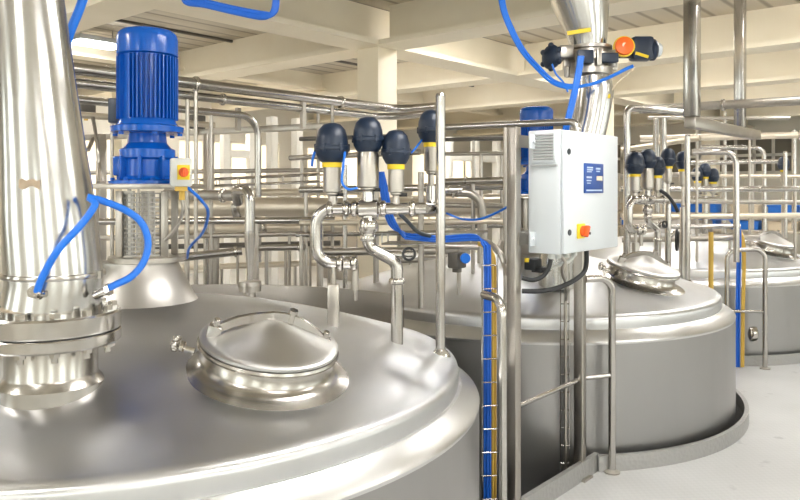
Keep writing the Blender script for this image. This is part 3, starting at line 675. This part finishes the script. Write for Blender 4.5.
cable([P(345,152,3.16),P(343,168,3.12),P(342,182,3.11),P(348,189,3.13),P(357,188,3.16)], .0055, 'hose', 'thin blue air line looping from the leftmost near valve', 'hose', 'air_line')
cable([P(316,148,3.2),P(313,158,3.18),P(312,166,3.2)], .006, 'hose', 'short blue air line at the left of the leftmost near valve', 'hose', 'air_line')
cable([P(422,140,3.4),P(412,152,3.36),P(404,156,3.32)], .005, 'hose', 'thin blue air line between the two right valves of the near group', 'hose', 'air_line')
cable([P(446,213,4.4),P(462,219,4.4),P(480,219,4.35),P(498,212,4.3),P(512,204,4.2)], .007, 'hose', 'thin blue cable sagging between the near post and the cabinet frame', 'cable', 'cable')
cable([P(400,214,3.5),P(408,222,3.55),P(418,232,3.6),P(430,236,3.65)], .010, 'key', 'dark grey cable beside the drooping blue cables', 'cable', 'cable')
# conduit ladder behind the right post
t = thing('conduit_ladder', 'thin tan conduit with wire clips behind the right post of the cabinet frame', 'conduit', P(565,470,4.2))
q = P(565.5,0,4.12); bm = B(); tube(bm, [(q.x,q.y,-.3),(q.x,q.y,1.2)], .010, seg=10); obj('conduit', bm, 'satin', t)
bm = B()
for k in range(11):
    a = P(560.5,0,4.12); b_ = P(569,0,4.12); zz = .05+k*.1; tube(bm, [(a.x,a.y,zz),(b_.x,b_.y,zz)], .0035, seg=6)
for px in (560.5,569):
    a = P(px,0,4.12); tube(bm, [(a.x,a.y,-.3),(a.x,a.y,1.2)], .003, seg=6)
obj('wire_clips', bm, 'steel', t)

# ------------------------------------------------------------------ second chute with butterfly valve
DC = 4.75; sc = DC/F
def make_far_chute():
    b0 = W(1.023,DC); t = thing('filling_chute', 'steel chute with funnel and clamp valve above the control cabinet, feeding the middle tank', 'chute', (b0.x,b0.y,roof_z(.9)))
    p = lambda px,py: P(px,py,DC)
    e = Vector((b0.x,b0.y,roof_z(.9)-.03))
    bm = B(); tube(bm, [e, p(557,262), p(574,190), p(591,118), p(595,92), p(593,76)], [.12,.115,18.5*sc,17.5*sc,18.5*sc,17*sc], seg=40); obj('lower_chute', bm, 'chute', t)
    bm = B(); tube(bm, [p(588,46), p(587.5,34), p(580,0), p(573,-60), p(573,-170)], [18*sc,20*sc,29*sc,38*sc,40*sc], seg=44); obj('funnel', bm, 'chute', t)
    bm = lathe(B(), [(.10,-.10),(.145,-.10),(.145,-.06),(.12,-.055),(.12,-.02),(.15,-.015),(.15,.03),(.12,.035),(.12,.06),(.14,.065),(.14,.085),(.10,.085)], p(590,60), ZV, 40); vb = obj('clamp_valve', bm, 'satin', t)
    bm = B()
    for k in range(8):
        an = 2*pi*k/8; c = p(590,60)+Vector((.155*cos(an),.155*sin(an),-.01)); box(bm, c, (.05,.03,.11), Matrix.Rotation(an,3,'Z'), .004)
    obj('clamp_lugs', bm, 'satin', vb)
    bm = B(); box(bm, P(585,57,DC-.16), (.10,.05,.085), Matrix.Rotation(math.atan2(-UY,UX),3,'Z'), .006); box(bm, P(609,58,DC-.15), (.11,.05,.06), Matrix.Rotation(math.atan2(-UY,UX),3,'Z'), .006); obj('pneumatic_block', bm, 'navy', vb)
    # left hand wheel actuator
    c = P(551,57,DC-.05); bm = lathe(B(), [(.0,-.035),(.05,-.03),(.075,-.015),(.08,0),(.06,.02),(.03,.03),(.0,.032)], c, -CAMR*.8-CAMF*.6, 20)
    for k in range(6):
        an = k*pi/3; bmesh.ops.create_uvsphere(bm, u_segments=8, v_segments=6, radius=.02, matrix=Matrix.Translation(c+ZV*.075*cos(an)+(CAMR*.6-CAMF*.8)*.075*sin(an)))
    obj('hand_wheel', bm, 'navy', t)
    bm = B(); cyl(bm, p(553,57), CAMR, .03, .12, 16, .004); box(bm, P(566,52,DC-.08), (.09,.06,.08), Matrix.Rotation(math.atan2(-UY,UX),3,'Z'), .01); box(bm, P(567,72,DC-.08), (.035,.03,.07), Matrix.Rotation(.2,3,'Z'), .004); obj('valve_link', bm, 'satin', t)
    # right actuator: orange round cover, dark body, white cap
    c = P(624,46.5,DC-.12); bm = lathe(B(), [(0,0),(.058,0),(.060,.006),(.056,.026),(.03,.034),(.0,.036)], c, -CAMF-CAMR*.15+ZV*.1, 22); act = obj('indicator_cover', bm, 'orange', t)
    bm = lathe(B(), [(.058,-.02),(.067,-.018),(.067,.004),(.058,.006),(.058,-.02)], c, -CAMF-CAMR*.15+ZV*.1, 22); obj('indicator_ring', bm, 'yellow', t)
    bm = lathe(B(), [(0,.0),(.018,0),(.016,.006),(0,.007)], c+(-CAMF-CAMR*.15+ZV*.1)*.028, -CAMF, 12); obj('indicator_screw', bm, 'carton', act)
    c = p(618,50); bm = B(); cyl(bm, c, CAMR, .055, .19, 22, .008); box(bm, p(641,49), (.14,.12,.15), Matrix.Rotation(math.atan2(-UY,UX),3,'Z'), .02); cyl(bm, p(649,50), CAMR, .07, .045, 20, .012); obj('actuator_body', bm, 'navy', t)
    bm = B(); box(bm, P(642,55,DC-.063), (.085,.008,.018), Matrix.Rotation(math.atan2(-UY,UX),3,'Z')@Matrix.Rotation(.3,3,'Y')); obj('actuator_label', bm, 'yellow', t)
    bm = B(); cyl(bm, p(654,50), CAMR, .045, .045, 16, .01); obj('end_cap', bm, 'white', t)
    bm = B(); box(bm, P(579,31.5,DC-.16), (.15,.006,.026), Matrix.Rotation(math.atan2(-UY,UX),3,'Z')@Matrix.Rotation(-.16,3,'Y')); obj('warning_strip', bm, 'yellow', t)
    bm = B(); box(bm, P(607,96,DC-.1), (.04,.006,.028), Matrix.Rotation(math.atan2(-UY,UX),3,'Z')); obj('tag_plate', bm, 'yellow', t)
    bm = B(); cyl(bm, P(607,93,DC-.09), ZV, .018, .06, 12, .003); obj('bleed_fitting', bm, 'satin', t)
    return t
make_far_chute()
def blues(pts, offs, r, label):
    t = thing('blue_hose_bundle', label, 'hose', pts[-1])
    for a, b_ in offs:
        bm = B(); tube(bm, spline([Vector(p)+CAMR*a+ZV*b_ for p in pts]), r, seg=8); obj('hose', bm, 'hose', t)
    return t
cq = lambda px,py,dd=-.22: P(px,py,DC+dd)
blues([cq(499,-118),cq(500,-60),cq(500,-20),cq(503,8),cq(511,30),cq(523,52),cq(538,69),cq(552,82),cq(566,87),cq(574,87)], [(-.012,.004),(.0,-.006),(.013,.008),(.004,.014)], .0085, 'blue hoses swooping down from the ceiling to the clamp valve above the cabinet')
blues([cq(581,56),cq(579,70),cq(575,90),cq(571,108),cq(566,128),cq(563,150,-.1)], [(-.012,0),(.0,.0),(.012,0)], .010, 'blue hoses falling straight from the clamp valve behind the cabinet')
cable([cq(576,87),cq(592,84),cq(610,77),cq(626,69),cq(633,66)], .011, 'hose', 'single blue hose rising right to the orange capped actuator', 'hose', 'air_hose')
cable([cq(552,64),cq(556,74),cq(563,82),cq(568,92)], .006, 'hose', 'thin blue line curling below the left hand wheel', 'hose', 'air_line')
cable([cq(635,66),cq(628,74),cq(618,82),cq(612,90)], .0035, 'carton', 'thin pale wire hanging below the orange capped actuator', 'cable', 'wire')

# ------------------------------------------------------------------ pipework around the hall
def pipe(pts, rpx, m, label, rad=.1, clamps=(), name='pipe', cat='pipe', group=None):
    """pts are (px,py,distance); the radius is given in pixels at the first point"""
    w = [P(*p) for p in pts]; r = rpx*pts[0][2]/F
    bm = B(); tube(bm, w, r, rad, 16); 
    t = thing(name, label, cat, w[0], group); obj('tube', bm, m, t)
    for k in clamps:
        i = int(k); f = k-i; p = w[i].lerp(w[i+1], f); bm = ferrule(B(), p, w[i+1]-w[i], r, r*.5); obj('clamp', bm, 'polish', t)
    segs = sorted(zip(w, w[1:]), key=lambda q: (q[0]-q[1]).length)
    a_, b_ = segs[-1]; d_ = (b_-a_)
    if abs(d_.z) < .3*d_.length:
        got = []
        for f in (.3,.72,.5,.1,.9,.2,.6,.8,.4,.03,.97):
            p = a_+d_*f
            if len(got) >= (2 if d_.length > 1.6 else 1) or any(abs(f-g_) < .25 for g_ in got): continue
            if p.length < 3.4 or (p.x*UX-p.y*UY)/(p.x*UY+p.y*UX) > .5 or not all((Vector((p.x,p.y,0))-c).length > 1.66 for c in C): continue
            got.append(f); bm = B(); tube(bm, [(p.x,p.y,0), p], .015, seg=8); obj('pipe_support', bm, 'satin', t)
        if not got:
            for f in (.5,.35,.65,.2,.8):
                p = a_+d_*f; near = [c for c in C if (Vector((p.x,p.y,0))-c).length < 1.3]
                if near and p.z < 2.4:
                    zr = roof_z((Vector((p.x,p.y,0))-near[0]).length)-.01
                    if p.z-zr > .05: bm = B(); tube(bm, [(p.x,p.y,zr), p], .014, seg=8); obj('pipe_support', bm, 'satin', t); break
    elif a_.z < 1.9 and all((Vector((a_.x,a_.y,0))-c).length > 1.62 for c in C):
        lo = min(a_, b_, key=lambda v: v.z); bm = B(); tube(bm, [(lo.x,lo.y,0), lo], r*.98, seg=12); obj('pipe_foot', bm, m, t)
    return t
# rack left: pipes along the row (they follow the beam direction)
def row(px, py, d, px2):
    """second end of a pipe that starts at (px,py,d) and runs along the tank row to column px2"""
    p = P(px,py,d); k = (px2-CX)/F; X, D = UX*p.x-UY*p.y, UY*p.x+UX*p.y
    t = (k*D-X)/(UX-k*UY); q = p+XV*t; D2 = UY*q.x+UX*q.y
    return (px2, HY-(q.z-H)*F/D2, D2)
def across(px, py, d, px2):
    p = P(px,py,d); k = (px2-CX)/F; X, D = UX*p.x-UY*p.y, UY*p.x+UX*p.y
    t = (k*D-X)/(UY+k*UX)       # along -y
    q = p-YV*t; D2 = UY*q.x+UX*q.y
    return (px2, HY-(q.z-H)*F/D2, D2)
a = row(300,97,6.0,60); b_ = row(300,97,6.0,401)
pipe([a,b_,across(*b_,437)], 6.48, 'steel', 'topmost thick steel pipe of the left rack, turning toward the tall post', .25, (.3,.75), group=None)
a = row(300,108,6.05,60); b_ = row(300,108,6.05,385)
pipe([a,b_,across(*b_,425)], 5.27, 'steel', 'second steel pipe of the left rack, just below the topmost one', .2, (.4,))
a = row(220,113,5.9,60); b_ = row(220,113,5.9,258)
pipe([a,b_,(258,262,b_[2])], 4.32, 'steel', 'third steel pipe of the left rack, bending down at its right end', .18)
a = row(120,118,5.6,60); b_ = row(120,118,5.6,214)
pipe([a,b_], 3.51, 'warm', 'thin pale pipe under the left rack behind the blue motor', .1)
# hangers and rail D
for (px,py0,py1,d,l) in ((238,108,131,6.1,'left'),(303,99,129,6.05,'right')):
    bm = B(); a, b_ = P(px,py0,d), P(px,py1,d); bx(bm, (a.x-.018,a.y-.018,b_.z),(a.x+.018,a.y+.018,a.z)); obj('pipe_hanger', bm, 'satin', None, 'steel hanger strut under the %s part of the left pipe rack' % l, 'bracket')
def bar(p, q, hw, hh, m, label, name='rail', cat='rail'):
    a, b_ = P(*p), P(*q); d = b_-a; L_ = d.length; R = Matrix.Rotation(math.atan2(d.y,d.x),3,'Z')@Matrix.Rotation(-math.asin(d.z/L_),3,'Y')
    bm = B(); box(bm, (a+b_)/2, (L_,hw*2,hh*2), R, .004); return obj(name, bm, m, None, label, cat)
a = across(60,138,6.6,60); bar((60,139,7.0), (330,126,6.2), .05, .025, 'satin', 'flat steel channel carrying the left pipe rack', 'support_channel', 'channel')
for i,(px,d) in enumerate(((209,6.4),(101,6.7))):
    q = P(px,134,d); bm = B(); bx(bm, (q.x-.035,q.y-.035,0),(q.x+.035,q.y+.035,q.z),.004); obj('rack_stanchion', bm, 'satin', None, ['square steel stanchion under the channel right of the isolator switch','square steel stanchion between the near chute and the blue motor'][i], 'stanchion')
# cable trays
def tray(p, q, wdt, label):
    a, b_ = P(*p), P(*q); d = (b_-a); L_ = d.length; d.normalize(); side = d.cross(ZV).normalized()*wdt/2
    t = thing('cable_tray', label, 'cable tray', a)
    for s in (-1,1):
        bm = B(); 
        for h in (0,.06): tube(bm, [a+side*s+ZV*h, b_+side*s+ZV*h], .008, seg=6)
        for k in range(int(L_/.25)+1): tube(bm, [a+side*s+d*k*.25, a+side*s+d*k*.25+ZV*.06], .005, seg=6)
        obj('side_rail', bm, 'steel', t)
    bm = B()
    for k in range(int(L_/.12)+1): tube(bm, [a-side+d*k*.12, a+side+d*k*.12], .005, seg=6)
    obj('rungs', bm, 'steel', t)
    return t
tray((188,187,6.8),(330,181,6.0),.3,'long wire cable tray behind the near valves at left, above the big clad pipe')
tray((385,243,4.1),(486,243,3.95),.12,'small wire tray carrying the level blue cables')
# large clad pipes at left and cross pipes
pipe([(150,207,6.2),(330,207,6.0),(560,207,5.9)], 9.5, 'warm', 'thickest pale clad pipe running level behind the near tank', .1, (.5,))
pipe([(60,222,5.5),(335,220,5.4)], 3.4, 'steel', 'level steel pipe just below the thick clad pipe', .1, (.35,.7))
pipe([(60,239,5.9),(332,233,5.8)], 2.6, 'satin', 'thin level pipe midway between clad pipe and splash guard', .1)
pipe([(176,258,5.2),(242,251,5.3)], 4.2, 'steel', 'steel pipe stub that ends behind the bent vent pipe', .1, (.9,))
pipe([(250,248,5.6),(305,247,5.6)], 3.2, 'satin', 'short steel pipe right of the bent vent pipe', .1, (.9,))
pipe([(165,194,5.6),(238,196,5.4)], 5.0, 'satin', 'dark steel pipe feeding the bent vent pipe elbow', .1, (.8,))
pipe([(60,173,7.5),(330,170,7.2)], 2.2, 'satin', 'thin far pipe above the wire cable tray', .1)
pipe([(290,158,6.2),(420,152,5.6)], 2.6, 'satin', 'thin pipe passing behind the dark near domes', .1)
pipe([(300,190,5.8),(520,186,5.2)], 3.3, 'steel', 'steel pipe crossing behind the near valve bodies', .1, (.6,))
pipe([(300,223,5.0),(520,221,4.8)], 2.8, 'warm', 'pale pipe behind the S shaped manifold', .1)
pipe([(296,235,5.3),(480,232,5.2)], 2.2, 'steel', 'thin steel pipe behind the side sensor', .1)
pipe([(320,252,5.0),(470,250,5.0)], 4.0, 'satin', 'thick dull pipe low behind the manifold', .1)
pipe([(421,172,4.6),(421,310,4.6)], 3.0, 'satin', 'vertical pipe left of the tall post and behind it', .1)
pipe([(376,150,5.4),(376,290,5.4)], 2.8, 'satin', 'vertical pipe behind the drooping blue cables', .1)
pipe([(345,165,5.0),(345,300,5.0)], 2.4, 'steel', 'vertical pipe between the two left valve bodies', .1)
pipe([(206,200,6.2),(206,290,6.2)], 2.6, 'steel', 'vertical pipe at left behind the thin blue hose', .1)
pipe([(216,238,6.0),(216,288,6.0)], 3.2, 'satin', 'short vertical pipe left of the bent vent pipe', .1)
pipe([(88,150,5.2),(97,130,5.4),(99,182,5.1)], 2.2, 'satin', 'thin bent pipe between the near chute and the blue motor', .08)
pipe([(440,127.5,4.75),(578,121.5,4.28),(578,140,4.28)], 3.2, 'steel', 'steel pipe that passes over the cabinet top and turns down behind it', .09)
pipe([(438,182,5.2),(510,180,4.9)], 3.4, 'steel', 'level steel pipe between the tall post and the frame post', .1, (.4,))
pipe([(445,154,5.8),(520,153,5.4)], 2.0, 'satin', 'thin level pipe near the far windows left of the cabinet', .1)
pipe([(446,192,5.0),(481,193,5.0),(484,240,5.0)], 4.2, 'satin', 'bent pipe turning down left of the frame post', .14, (.2,))
pipe([(444,190,4.4),(462,190,4.4)], 3.4, 'polish', 'short stubby steel connector just right of the tall post', .1, (.3,.8))
pipe([(440,205,5.4),(520,206,5.2)], 2.6, 'satin', 'level pipe under the connector right of the tall post', .1)
pipe([(440,226,5.6),(520,225,5.4)], 2.6, 'steel', 'level pipe above the blue cable bundle at centre', .1)
pipe([(502,150,5.6),(502,240,5.6)], 2.0, 'satin', 'thin vertical pipe just left of the frame post', .1)
t = thing('inlet_valve', 'small dark valve with round blue knob behind the blue cable bundle', 'valve', P(457,270,4.6))
bm = B(); box(bm, P(457,260,4.6), (.10,.08,.10), None, .01); cyl(bm, P(457,272,4.6), ZV, .03, .06, 12); obj('valve_body', bm, 'dark', t)
bm = B(); cyl(bm, P(465,258,4.55), -CAMF, .032, .035, 16, .006); obj('knob', bm, 'hose', t)
pipe([(440,246,4.7),(478,247,4.7)], 3.2, 'satin', 'short dull pipe above the small valve with blue knob', .1)

pipe([(150,229,7.2),(345,227,7.0)], 5.5, 'warm', 'pale clad pipe lower and farther than the thickest clad pipe', .1, (.6,))
pipe([(188,194,7.6),(360,191,7.2)], 3.6, 'warm', 'pale clad pipe just under the wire cable tray', .1, (.4,))
pipe([(150,247,7.4),(340,243,7.2)], 2.6, 'dark', 'dark thin pipe low behind the near tank', .1)
pipe([(170,268,7.6),(345,262,7.4)], 3.0, 'warm', 'lowest pale pipe just over the splash guard', .1)
pipe([(300,139,7.6),(400,136,7.2)], 2.2, 'dark', 'dark thin pipe behind the leftmost near dome', .1)
pipe([(400,200,6.4),(520,197,6.0)], 3.8, 'warm', 'pale clad pipe behind the tall post', .1, (.5,))
pipe([(400,260,6.2),(452,258,6.1)], 3.2, 'satin', 'dull pipe stub left of the small valve with blue knob', .1)
pipe([(430,140,7.0),(520,138,6.6)], 2.0, 'dark', 'dark thin pipe before the white framework', .1)
pipe([(620,177,7.8),(700,174,7.6)], 2.4, 'satin', 'dull pipe behind the domes right of the cabinet', .1)
pipe([(622,240,6.9),(735,238,6.7)], 2.6, 'satin', 'dull pipe just over the middle tank roof', .1)
for i, (px, d, l) in enumerate(((272,8.6,'left'),(297,8.8,'right'))):
    q = P(px,280,d); bm = B(); bx(bm, (q.x-.05,q.y-.05,0),(q.x+.05,q.y+.05,2.45),.005); obj('upright', bm, 'frame', None, 'slender white painted upright, %s one of two behind the bent vent pipe' % l, 'upright')
# right hand group
q = P(692,117,5.55); bm = B(); bx(bm, (q.x-.05,q.y-.05,q.z),(q.x+.05,q.y+.05,ZC),.006); obj('hanging_post', bm, 'steel', None, 'square steel tube hanging from the ceiling right of the orange capped actuator', 'post')
q2 = P(740,122,6.9); bm = B(); bx(bm, (q2.x-.045,q2.y-.045,q.z),(q2.x+.045,q2.y+.045,ZC),.006); obj('hanging_post', bm, 'steel', None, 'second square steel tube hanging from the ceiling, nearer the right edge', 'post')
bm = B(); bx(bm, (q.x-.05,q.y-.045,q.z-.085),(q2.x+.05,q.y+.045,q.z-.002),.006); obj('hanging_rail', bm, 'satin', None, 'bright steel beam joining the two hanging tubes', 'rail')
a = across(800,98,6.4,640); pipe([(820,99.5,6.3),a], 4.8, 'satin', 'thick dull pipe crossing behind the hanging tubes at upper right', .1, (.5,))
pipe([(690,113,6.0),(630,108,5.8),(627,112,5.8),(627,267,5.8)], 3.4, 'steel', 'steel pipe bending down beside the right edge of the cabinet', .14)
pipe([(656,118,7.0),(656,215,7.0)], 3.0, 'steel', 'left one of two vertical pipes behind the right valve group', .1)
pipe([(663.5,118,6.9),(663.5,215,6.9)], 3.0, 'steel', 'right one of two vertical pipes behind the right valve group', .1)
pipe([(622,150,7.4),(700,138,6.8)], 2.6, 'warm', 'pale pipe sloping above the right group of domes', .1)
pipe([(692,152,6.4),(736,152,6.3),(736.5,238,6.3),(736.5,262,6.3)], 3.0, 'steel', 'steel guard tube turning down at the right of the middle tank post', .1)
pipe([(640,139,8.6),(980,130.5,7.6)], 3.2, 'warm', 'pale long pipe under the hanging rail at right', .1, (.5,))
pipe([(700,147,9.2),(764,148,9.0),(764.5,318,9.0)], 2.2, 'steel', 'thin steel pipe turning down at far right', .1)
pipe([(690,163,9.2),(786,161,8.8)], 2.2, 'steel', 'thin level far pipe ending at the far post', .1)
pipe([(620,189,7.4),(980,189,7.0)], 2.6, 'steel', 'level pipe behind the right valves at eye height', .1, (.4,.8))
pipe([(622,217,6.8),(980,214,6.6)], 2.8, 'warm', 'pale level pipe behind the right valve manifold', .1)
pipe([(622,227,6.6),(740,226,6.5)], 2.4, 'steel', 'steel pipe low behind the right valve manifold', .1)
pipe([(640,201,8.0),(980,204,7.6)], 2.0, 'satin', 'thin dull pipe in front of the blue bins', .1)
pipe([(668,296,6.3),(668,237,6.3),(676,232,6.3),(690,232,6.3)], 2.6, 'steel', 'small hooped steel pipe on the middle tank roof', .08)
pipe([(711,292,6.5),(711,232,6.5)], 2.4, 'yellowcable', 'yellowish upright conduit behind the middle tank roof at right', .1)
pipe([(700,237,7.4),(760,237,7.2)], 3.4, 'satin', 'dull pipe above the far handrail', .1)
pipe([(725,112,10.5),(725,250,10.5)], 1.6, 'steel', 'far thin vertical pipe near the end wall at right', .1)
pipe([(794,130,9.5),(794,230,9.5)], 2.2, 'steel', 'thin vertical pipe at the right edge', .1)
pipe([(752,160,10),(752,230,10)], 2.0, 'satin', 'thin vertical pipe before the blue bins', .1)
pipe([(648,118,8.4),(790,118,8.4)], 1.8, 'satin', 'thin level pipe high before the end windows', .1)
pipe([(690,176,9.0),(980,177,8.6)], 1.8, 'warm', 'thin pale pipe behind the middle pair of far domes', .1)
# far valve cluster
def far_valve(px, py, d, label):
    c0 = copy_tree(V[2], P(px,py,d)-P(396,147,DV), label); return c0
for px, py, l in ((697.5,174,'far small domed valve just right of the middle tank post, left of a trio'),(705,170,'far small domed valve at the middle of the trio'),(713,175,'far small domed valve at the right of the trio')):
    far_valve(px,py,8.0,l)
t = thing('valve_manifold', 'far manifold of pipes under the trio of small domes', 'pipework', P(705,300,8.0))
bm = B(); tube(bm, [P(690,199.5,8.0),P(722,199.5,8.0)], .035); obj('header_pipe', bm, 'steel', t)
bm = B(); q = P(705,199,8.0); q.z = roof_z((Vector((q.x,q.y,0))-C[2]).length)-.02; tube(bm, [P(705,196,8.0),q], .03); obj('drop_pipe', bm, 'steel', t)
cable([P(660,190,5.7),P(668,196,5.7),P(674,204,5.7),P(678,212,5.7)], .014, 'black', 'black cable slanting behind the right valve manifold')
bm = lathe(B(), [(.075,-.008),(.09,-.008),(.09,.008),(.075,.008),(.075,-.008)], P(677,240,6.0), -CAMF*.5+CAMR, 24); obj('hose_ring', bm, 'black', None, 'coil of black hose on the middle tank behind its manifold', 'hose')
bundle('blue_cable_bundle', 'far blue cable bundle dropping behind the far handrail', [(-.012,0),(.0,.01),(.012,0)],
       [P(700,217,7.3),P(718,218,7.3),P(732,219,6.8),P(738,226,6.56),P(739,245,6.54),P(738,300,6.54),P(737.5,367,6.54)], .009, 'bluecable')
bundle('yellow_cable_bundle', 'far ochre cables dropping beside the far blue bundle', [(-.008,0),(.008,.0)],
       [P(725,226,7.25),P(734,227,6.9),P(741,232,6.6),P(743.5,245,6.53),P(744,270,6.52),P(743,310,6.52),P(742.5,367,6.52)], .009, 'yellowcable')
t = thing('outlet_valve', 'steel outlet valve with ochre clamp low on the farthest tank near the far handrail', 'valve', P(750,345,6.75))
bm = B(); tube(bm, [P(757,322,6.9),P(748,322,6.75),P(748,335,6.7)], .05, .06); obj('outlet_pipe', bm, 'steel', t)
bm = lathe(B(), [(.04,-.05),(.075,-.03),(.08,0),(.075,.03),(.04,.05)], P(751,333,6.7), CAMR, 18); obj('valve_body', bm, 'polish', t)
bm = B(); tube(bm, [P(741,318,6.8),P(752,317,6.8)], .03); obj('clamp', bm, 'yellowcable', t)

# far machinery and stored goods beyond the tanks
def crate(px, py, d, w, h, m, label):
    q = P(px,py,d); t = thing('storage_bin', label, 'bin', (q.x,q.y,q.z), 'blue storage bins on the far rack')
    R = Matrix.Rotation(random.uniform(-.05,.05),3,'Z'); bm = B(); box(bm, q+ZV*h/2, (w*.8,w,h), R, .015); obj('body', bm, m, t)
    bm = B(); box(bm, q+ZV*(h-.02), (w*.8+.05,w+.05,.04), R, .01); obj('lid_rim', bm, m, t); return t
# rack: uprights + two shelves, along y at x = 15.5
RX = 15.6
t = thing('storage_rack', 'long low far rack carrying blue bins before the end wall', 'rack', (RX,3.6,0))
for zz in (.80,1.12):
    bm = B(); bx(bm, (RX-.4,.2,zz-.05),(RX+.4,7.2,zz),.005); obj('shelf', bm, 'warm', t)
for y in (.2,2.5,4.9,7.15):
    for x in (RX-.38,RX+.38):
        bm = B(); bx(bm, (x-.03,y-.03,0),(x+.03,y+.03,1.42)); obj('upright', bm, 'warm', t)
labs = 'first second third fourth fifth sixth seventh eighth ninth tenth eleventh'.split()
yy = .55
for lvl, zz in (('lower',.80),('upper',1.12)):
    y = .6
    for k in range(9):
        q = Vector((RX-.05,y,zz)); tt = thing('storage_bin', '%s %s from the right on the %s shelf of the far rack' % (labs[k],'pale carton' if (k*7+(lvl=='upper')*2)%3 == 1 else 'blue bin',lvl), 'bin', q, 'blue storage bins on the far rack')
        bm = B(); hh = .17; box(bm, q+ZV*(hh/2), (.5,.5,hh), None, .015); obj('body', bm, 'carton' if (k*7+(lvl=='upper')*2)%3 == 1 else 'bin', tt)
        bm = B(); box(bm, q+ZV*(hh-.015), (.54,.54,.03), None, .008); obj('rim', bm, 'carton' if (k*7+(lvl=='upper')*2)%3 == 1 else 'bin', tt)
        y += .68 + .12*(k%2)
# grey far machines at mid distance
def cabinet(lo, hi, m, label):
    t = thing('machine_cabinet', label, 'cabinet', ((lo[0]+hi[0])/2,(lo[1]+hi[1])/2,0)); bm = B(); bx(bm, lo, hi, .02); bd = obj('body', bm, m, t)
    bm = B(); bx(bm, (lo[0]-.012,lo[1]+.06,lo[2]+.12),(lo[0]-.001,hi[1]-.06,hi[2]-.06),.004); obj('door', bm, m, t)
    bm = B(); tube(bm, [(lo[0]-.03,lo[1]+.12,(lo[2]+hi[2])/2-.08),(lo[0]-.03,lo[1]+.12,(lo[2]+hi[2])/2+.08)], .012); obj('handle', bm, 'steel', t)
cabinet((12.6,4.2,0),(13.3,5.4,1.05), 'satin', 'low grey machine cabinet far behind the right valves')
cabinet((12.6,6.2,0),(13.3,7.0,2.0), 'warm', 'tall pale machine cabinet far behind the control cabinet')
cabinet((9.0,8.6,0),(10.0,9.6,1.3), 'satin', 'grey machine cabinet far behind the tall post')
# second row tank tops on the left, far behind
# junction boxes hung on left rack
for i,(px,py,d,l) in enumerate(((86,106,6.5,'dark junction box under the left rack left of the blue motor'),(196,120,6.5,'dark junction box under the left rack right of the blue motor'))):
    t = thing('junction_box', l, 'box', P(px,py+8,d)); bm = B(); box(bm, P(px,py+2,d), (.14,.10,.12), None, .01); obj('housing', bm, 'dark', t)
    bm = B(); cyl(bm, P(px,py+9,d), -ZV, .018, .05, 10); obj('gland', bm, 'yellowcable', t)
cable([P(93,118,4.2),P(96,135,4.1),P(98,150,4.05),P(100,170,4.0),P(103,183,3.5)], .010, 'satin', 'grey cable hanging between near chute and blue motor')
# white steel framework standing before the far left windows
def frame_h(xs, y, zt, label):
    t = thing('steel_framework', label, 'framework', (xs[0],y,0))
    for x in xs:
        bm = B(); bx(bm, (x-.06,y-.06,0),(x+.06,y+.06,zt),.006); obj('upright', bm, 'frame', t)
    for zz in (1.15,zt-.4):
        bm = B(); bx(bm, (xs[0],y-.04,zz),(xs[-1],y+.04,zz+.12),.006); obj('crosspiece', bm, 'frame', t)
frame_h([6.9,7.4], 9.6, 2.5, 'white painted steel framework behind the bent vent pipe')
frame_h([10.1,10.9,11.6], 7.6, 2.5, 'white painted steel framework between the tall post and the cabinet')

# ------------------------------------------------------------------ light
w = bpy.data.worlds.new('overcast'); bpy.context.scene.world = w; w.use_nodes = True
bg = w.node_tree.nodes['Background']; bg.inputs[0].default_value = (.95,.98,1.0,1); bg.inputs[1].default_value = 1.6
def area(name, loc, rot, sx, sy, e, col=(1,.97,.92)):
    l = bpy.data.lights.new(name,'AREA'); l.shape = 'RECTANGLE'; l.size, l.size_y, l.energy, l.color = sx, sy, e, col
    o = bpy.data.objects.new(name, l); COL.objects.link(o); o.location = loc; o.rotation_euler = rot; return o
for h0, h1 in [(-3.0,-1.8),(.4,1.8),(3.8,5.2),(7.2,8.6),(10.6,12.0),(14.0,15.4)]:
    area('window_fill', ((h0+h1)/2, Y0-.35, 1.9), (pi/2,0,0), 1.4, 2.0, 30)  # fill lamps added outside the side wall windows
for h0, h1 in [(-3.2,-1.8),(.2,1.6),(3.6,5.0),(7.2,8.6)]:
    area('window_fill', (X0-.35, (h0+h1)/2, 1.9), (pi/2,0,-pi/2), 1.4, 2.0, 26)  # more added fill, outside the back wall windows
for h0, h1 in [(1.2,3.6),(4.4,6.8),(7.6,10.0),(10.8,13.2),(14.4,17.6)]:
    area('window_fill', ((h0+h1)/2, Y1+.6, 1.65), (-pi/2,0,0), 2.6, 2.0, 60)  # lamps added behind the translucent panels to brighten the left bays
sc_ = bpy.context.scene
sc_.view_settings.view_transform = 'Standard'; sc_.view_settings.look = 'None'; sc_.view_settings.gamma = 1; sc_.view_settings.use_curve_mapping = False
sc_.view_settings.exposure = 0.7
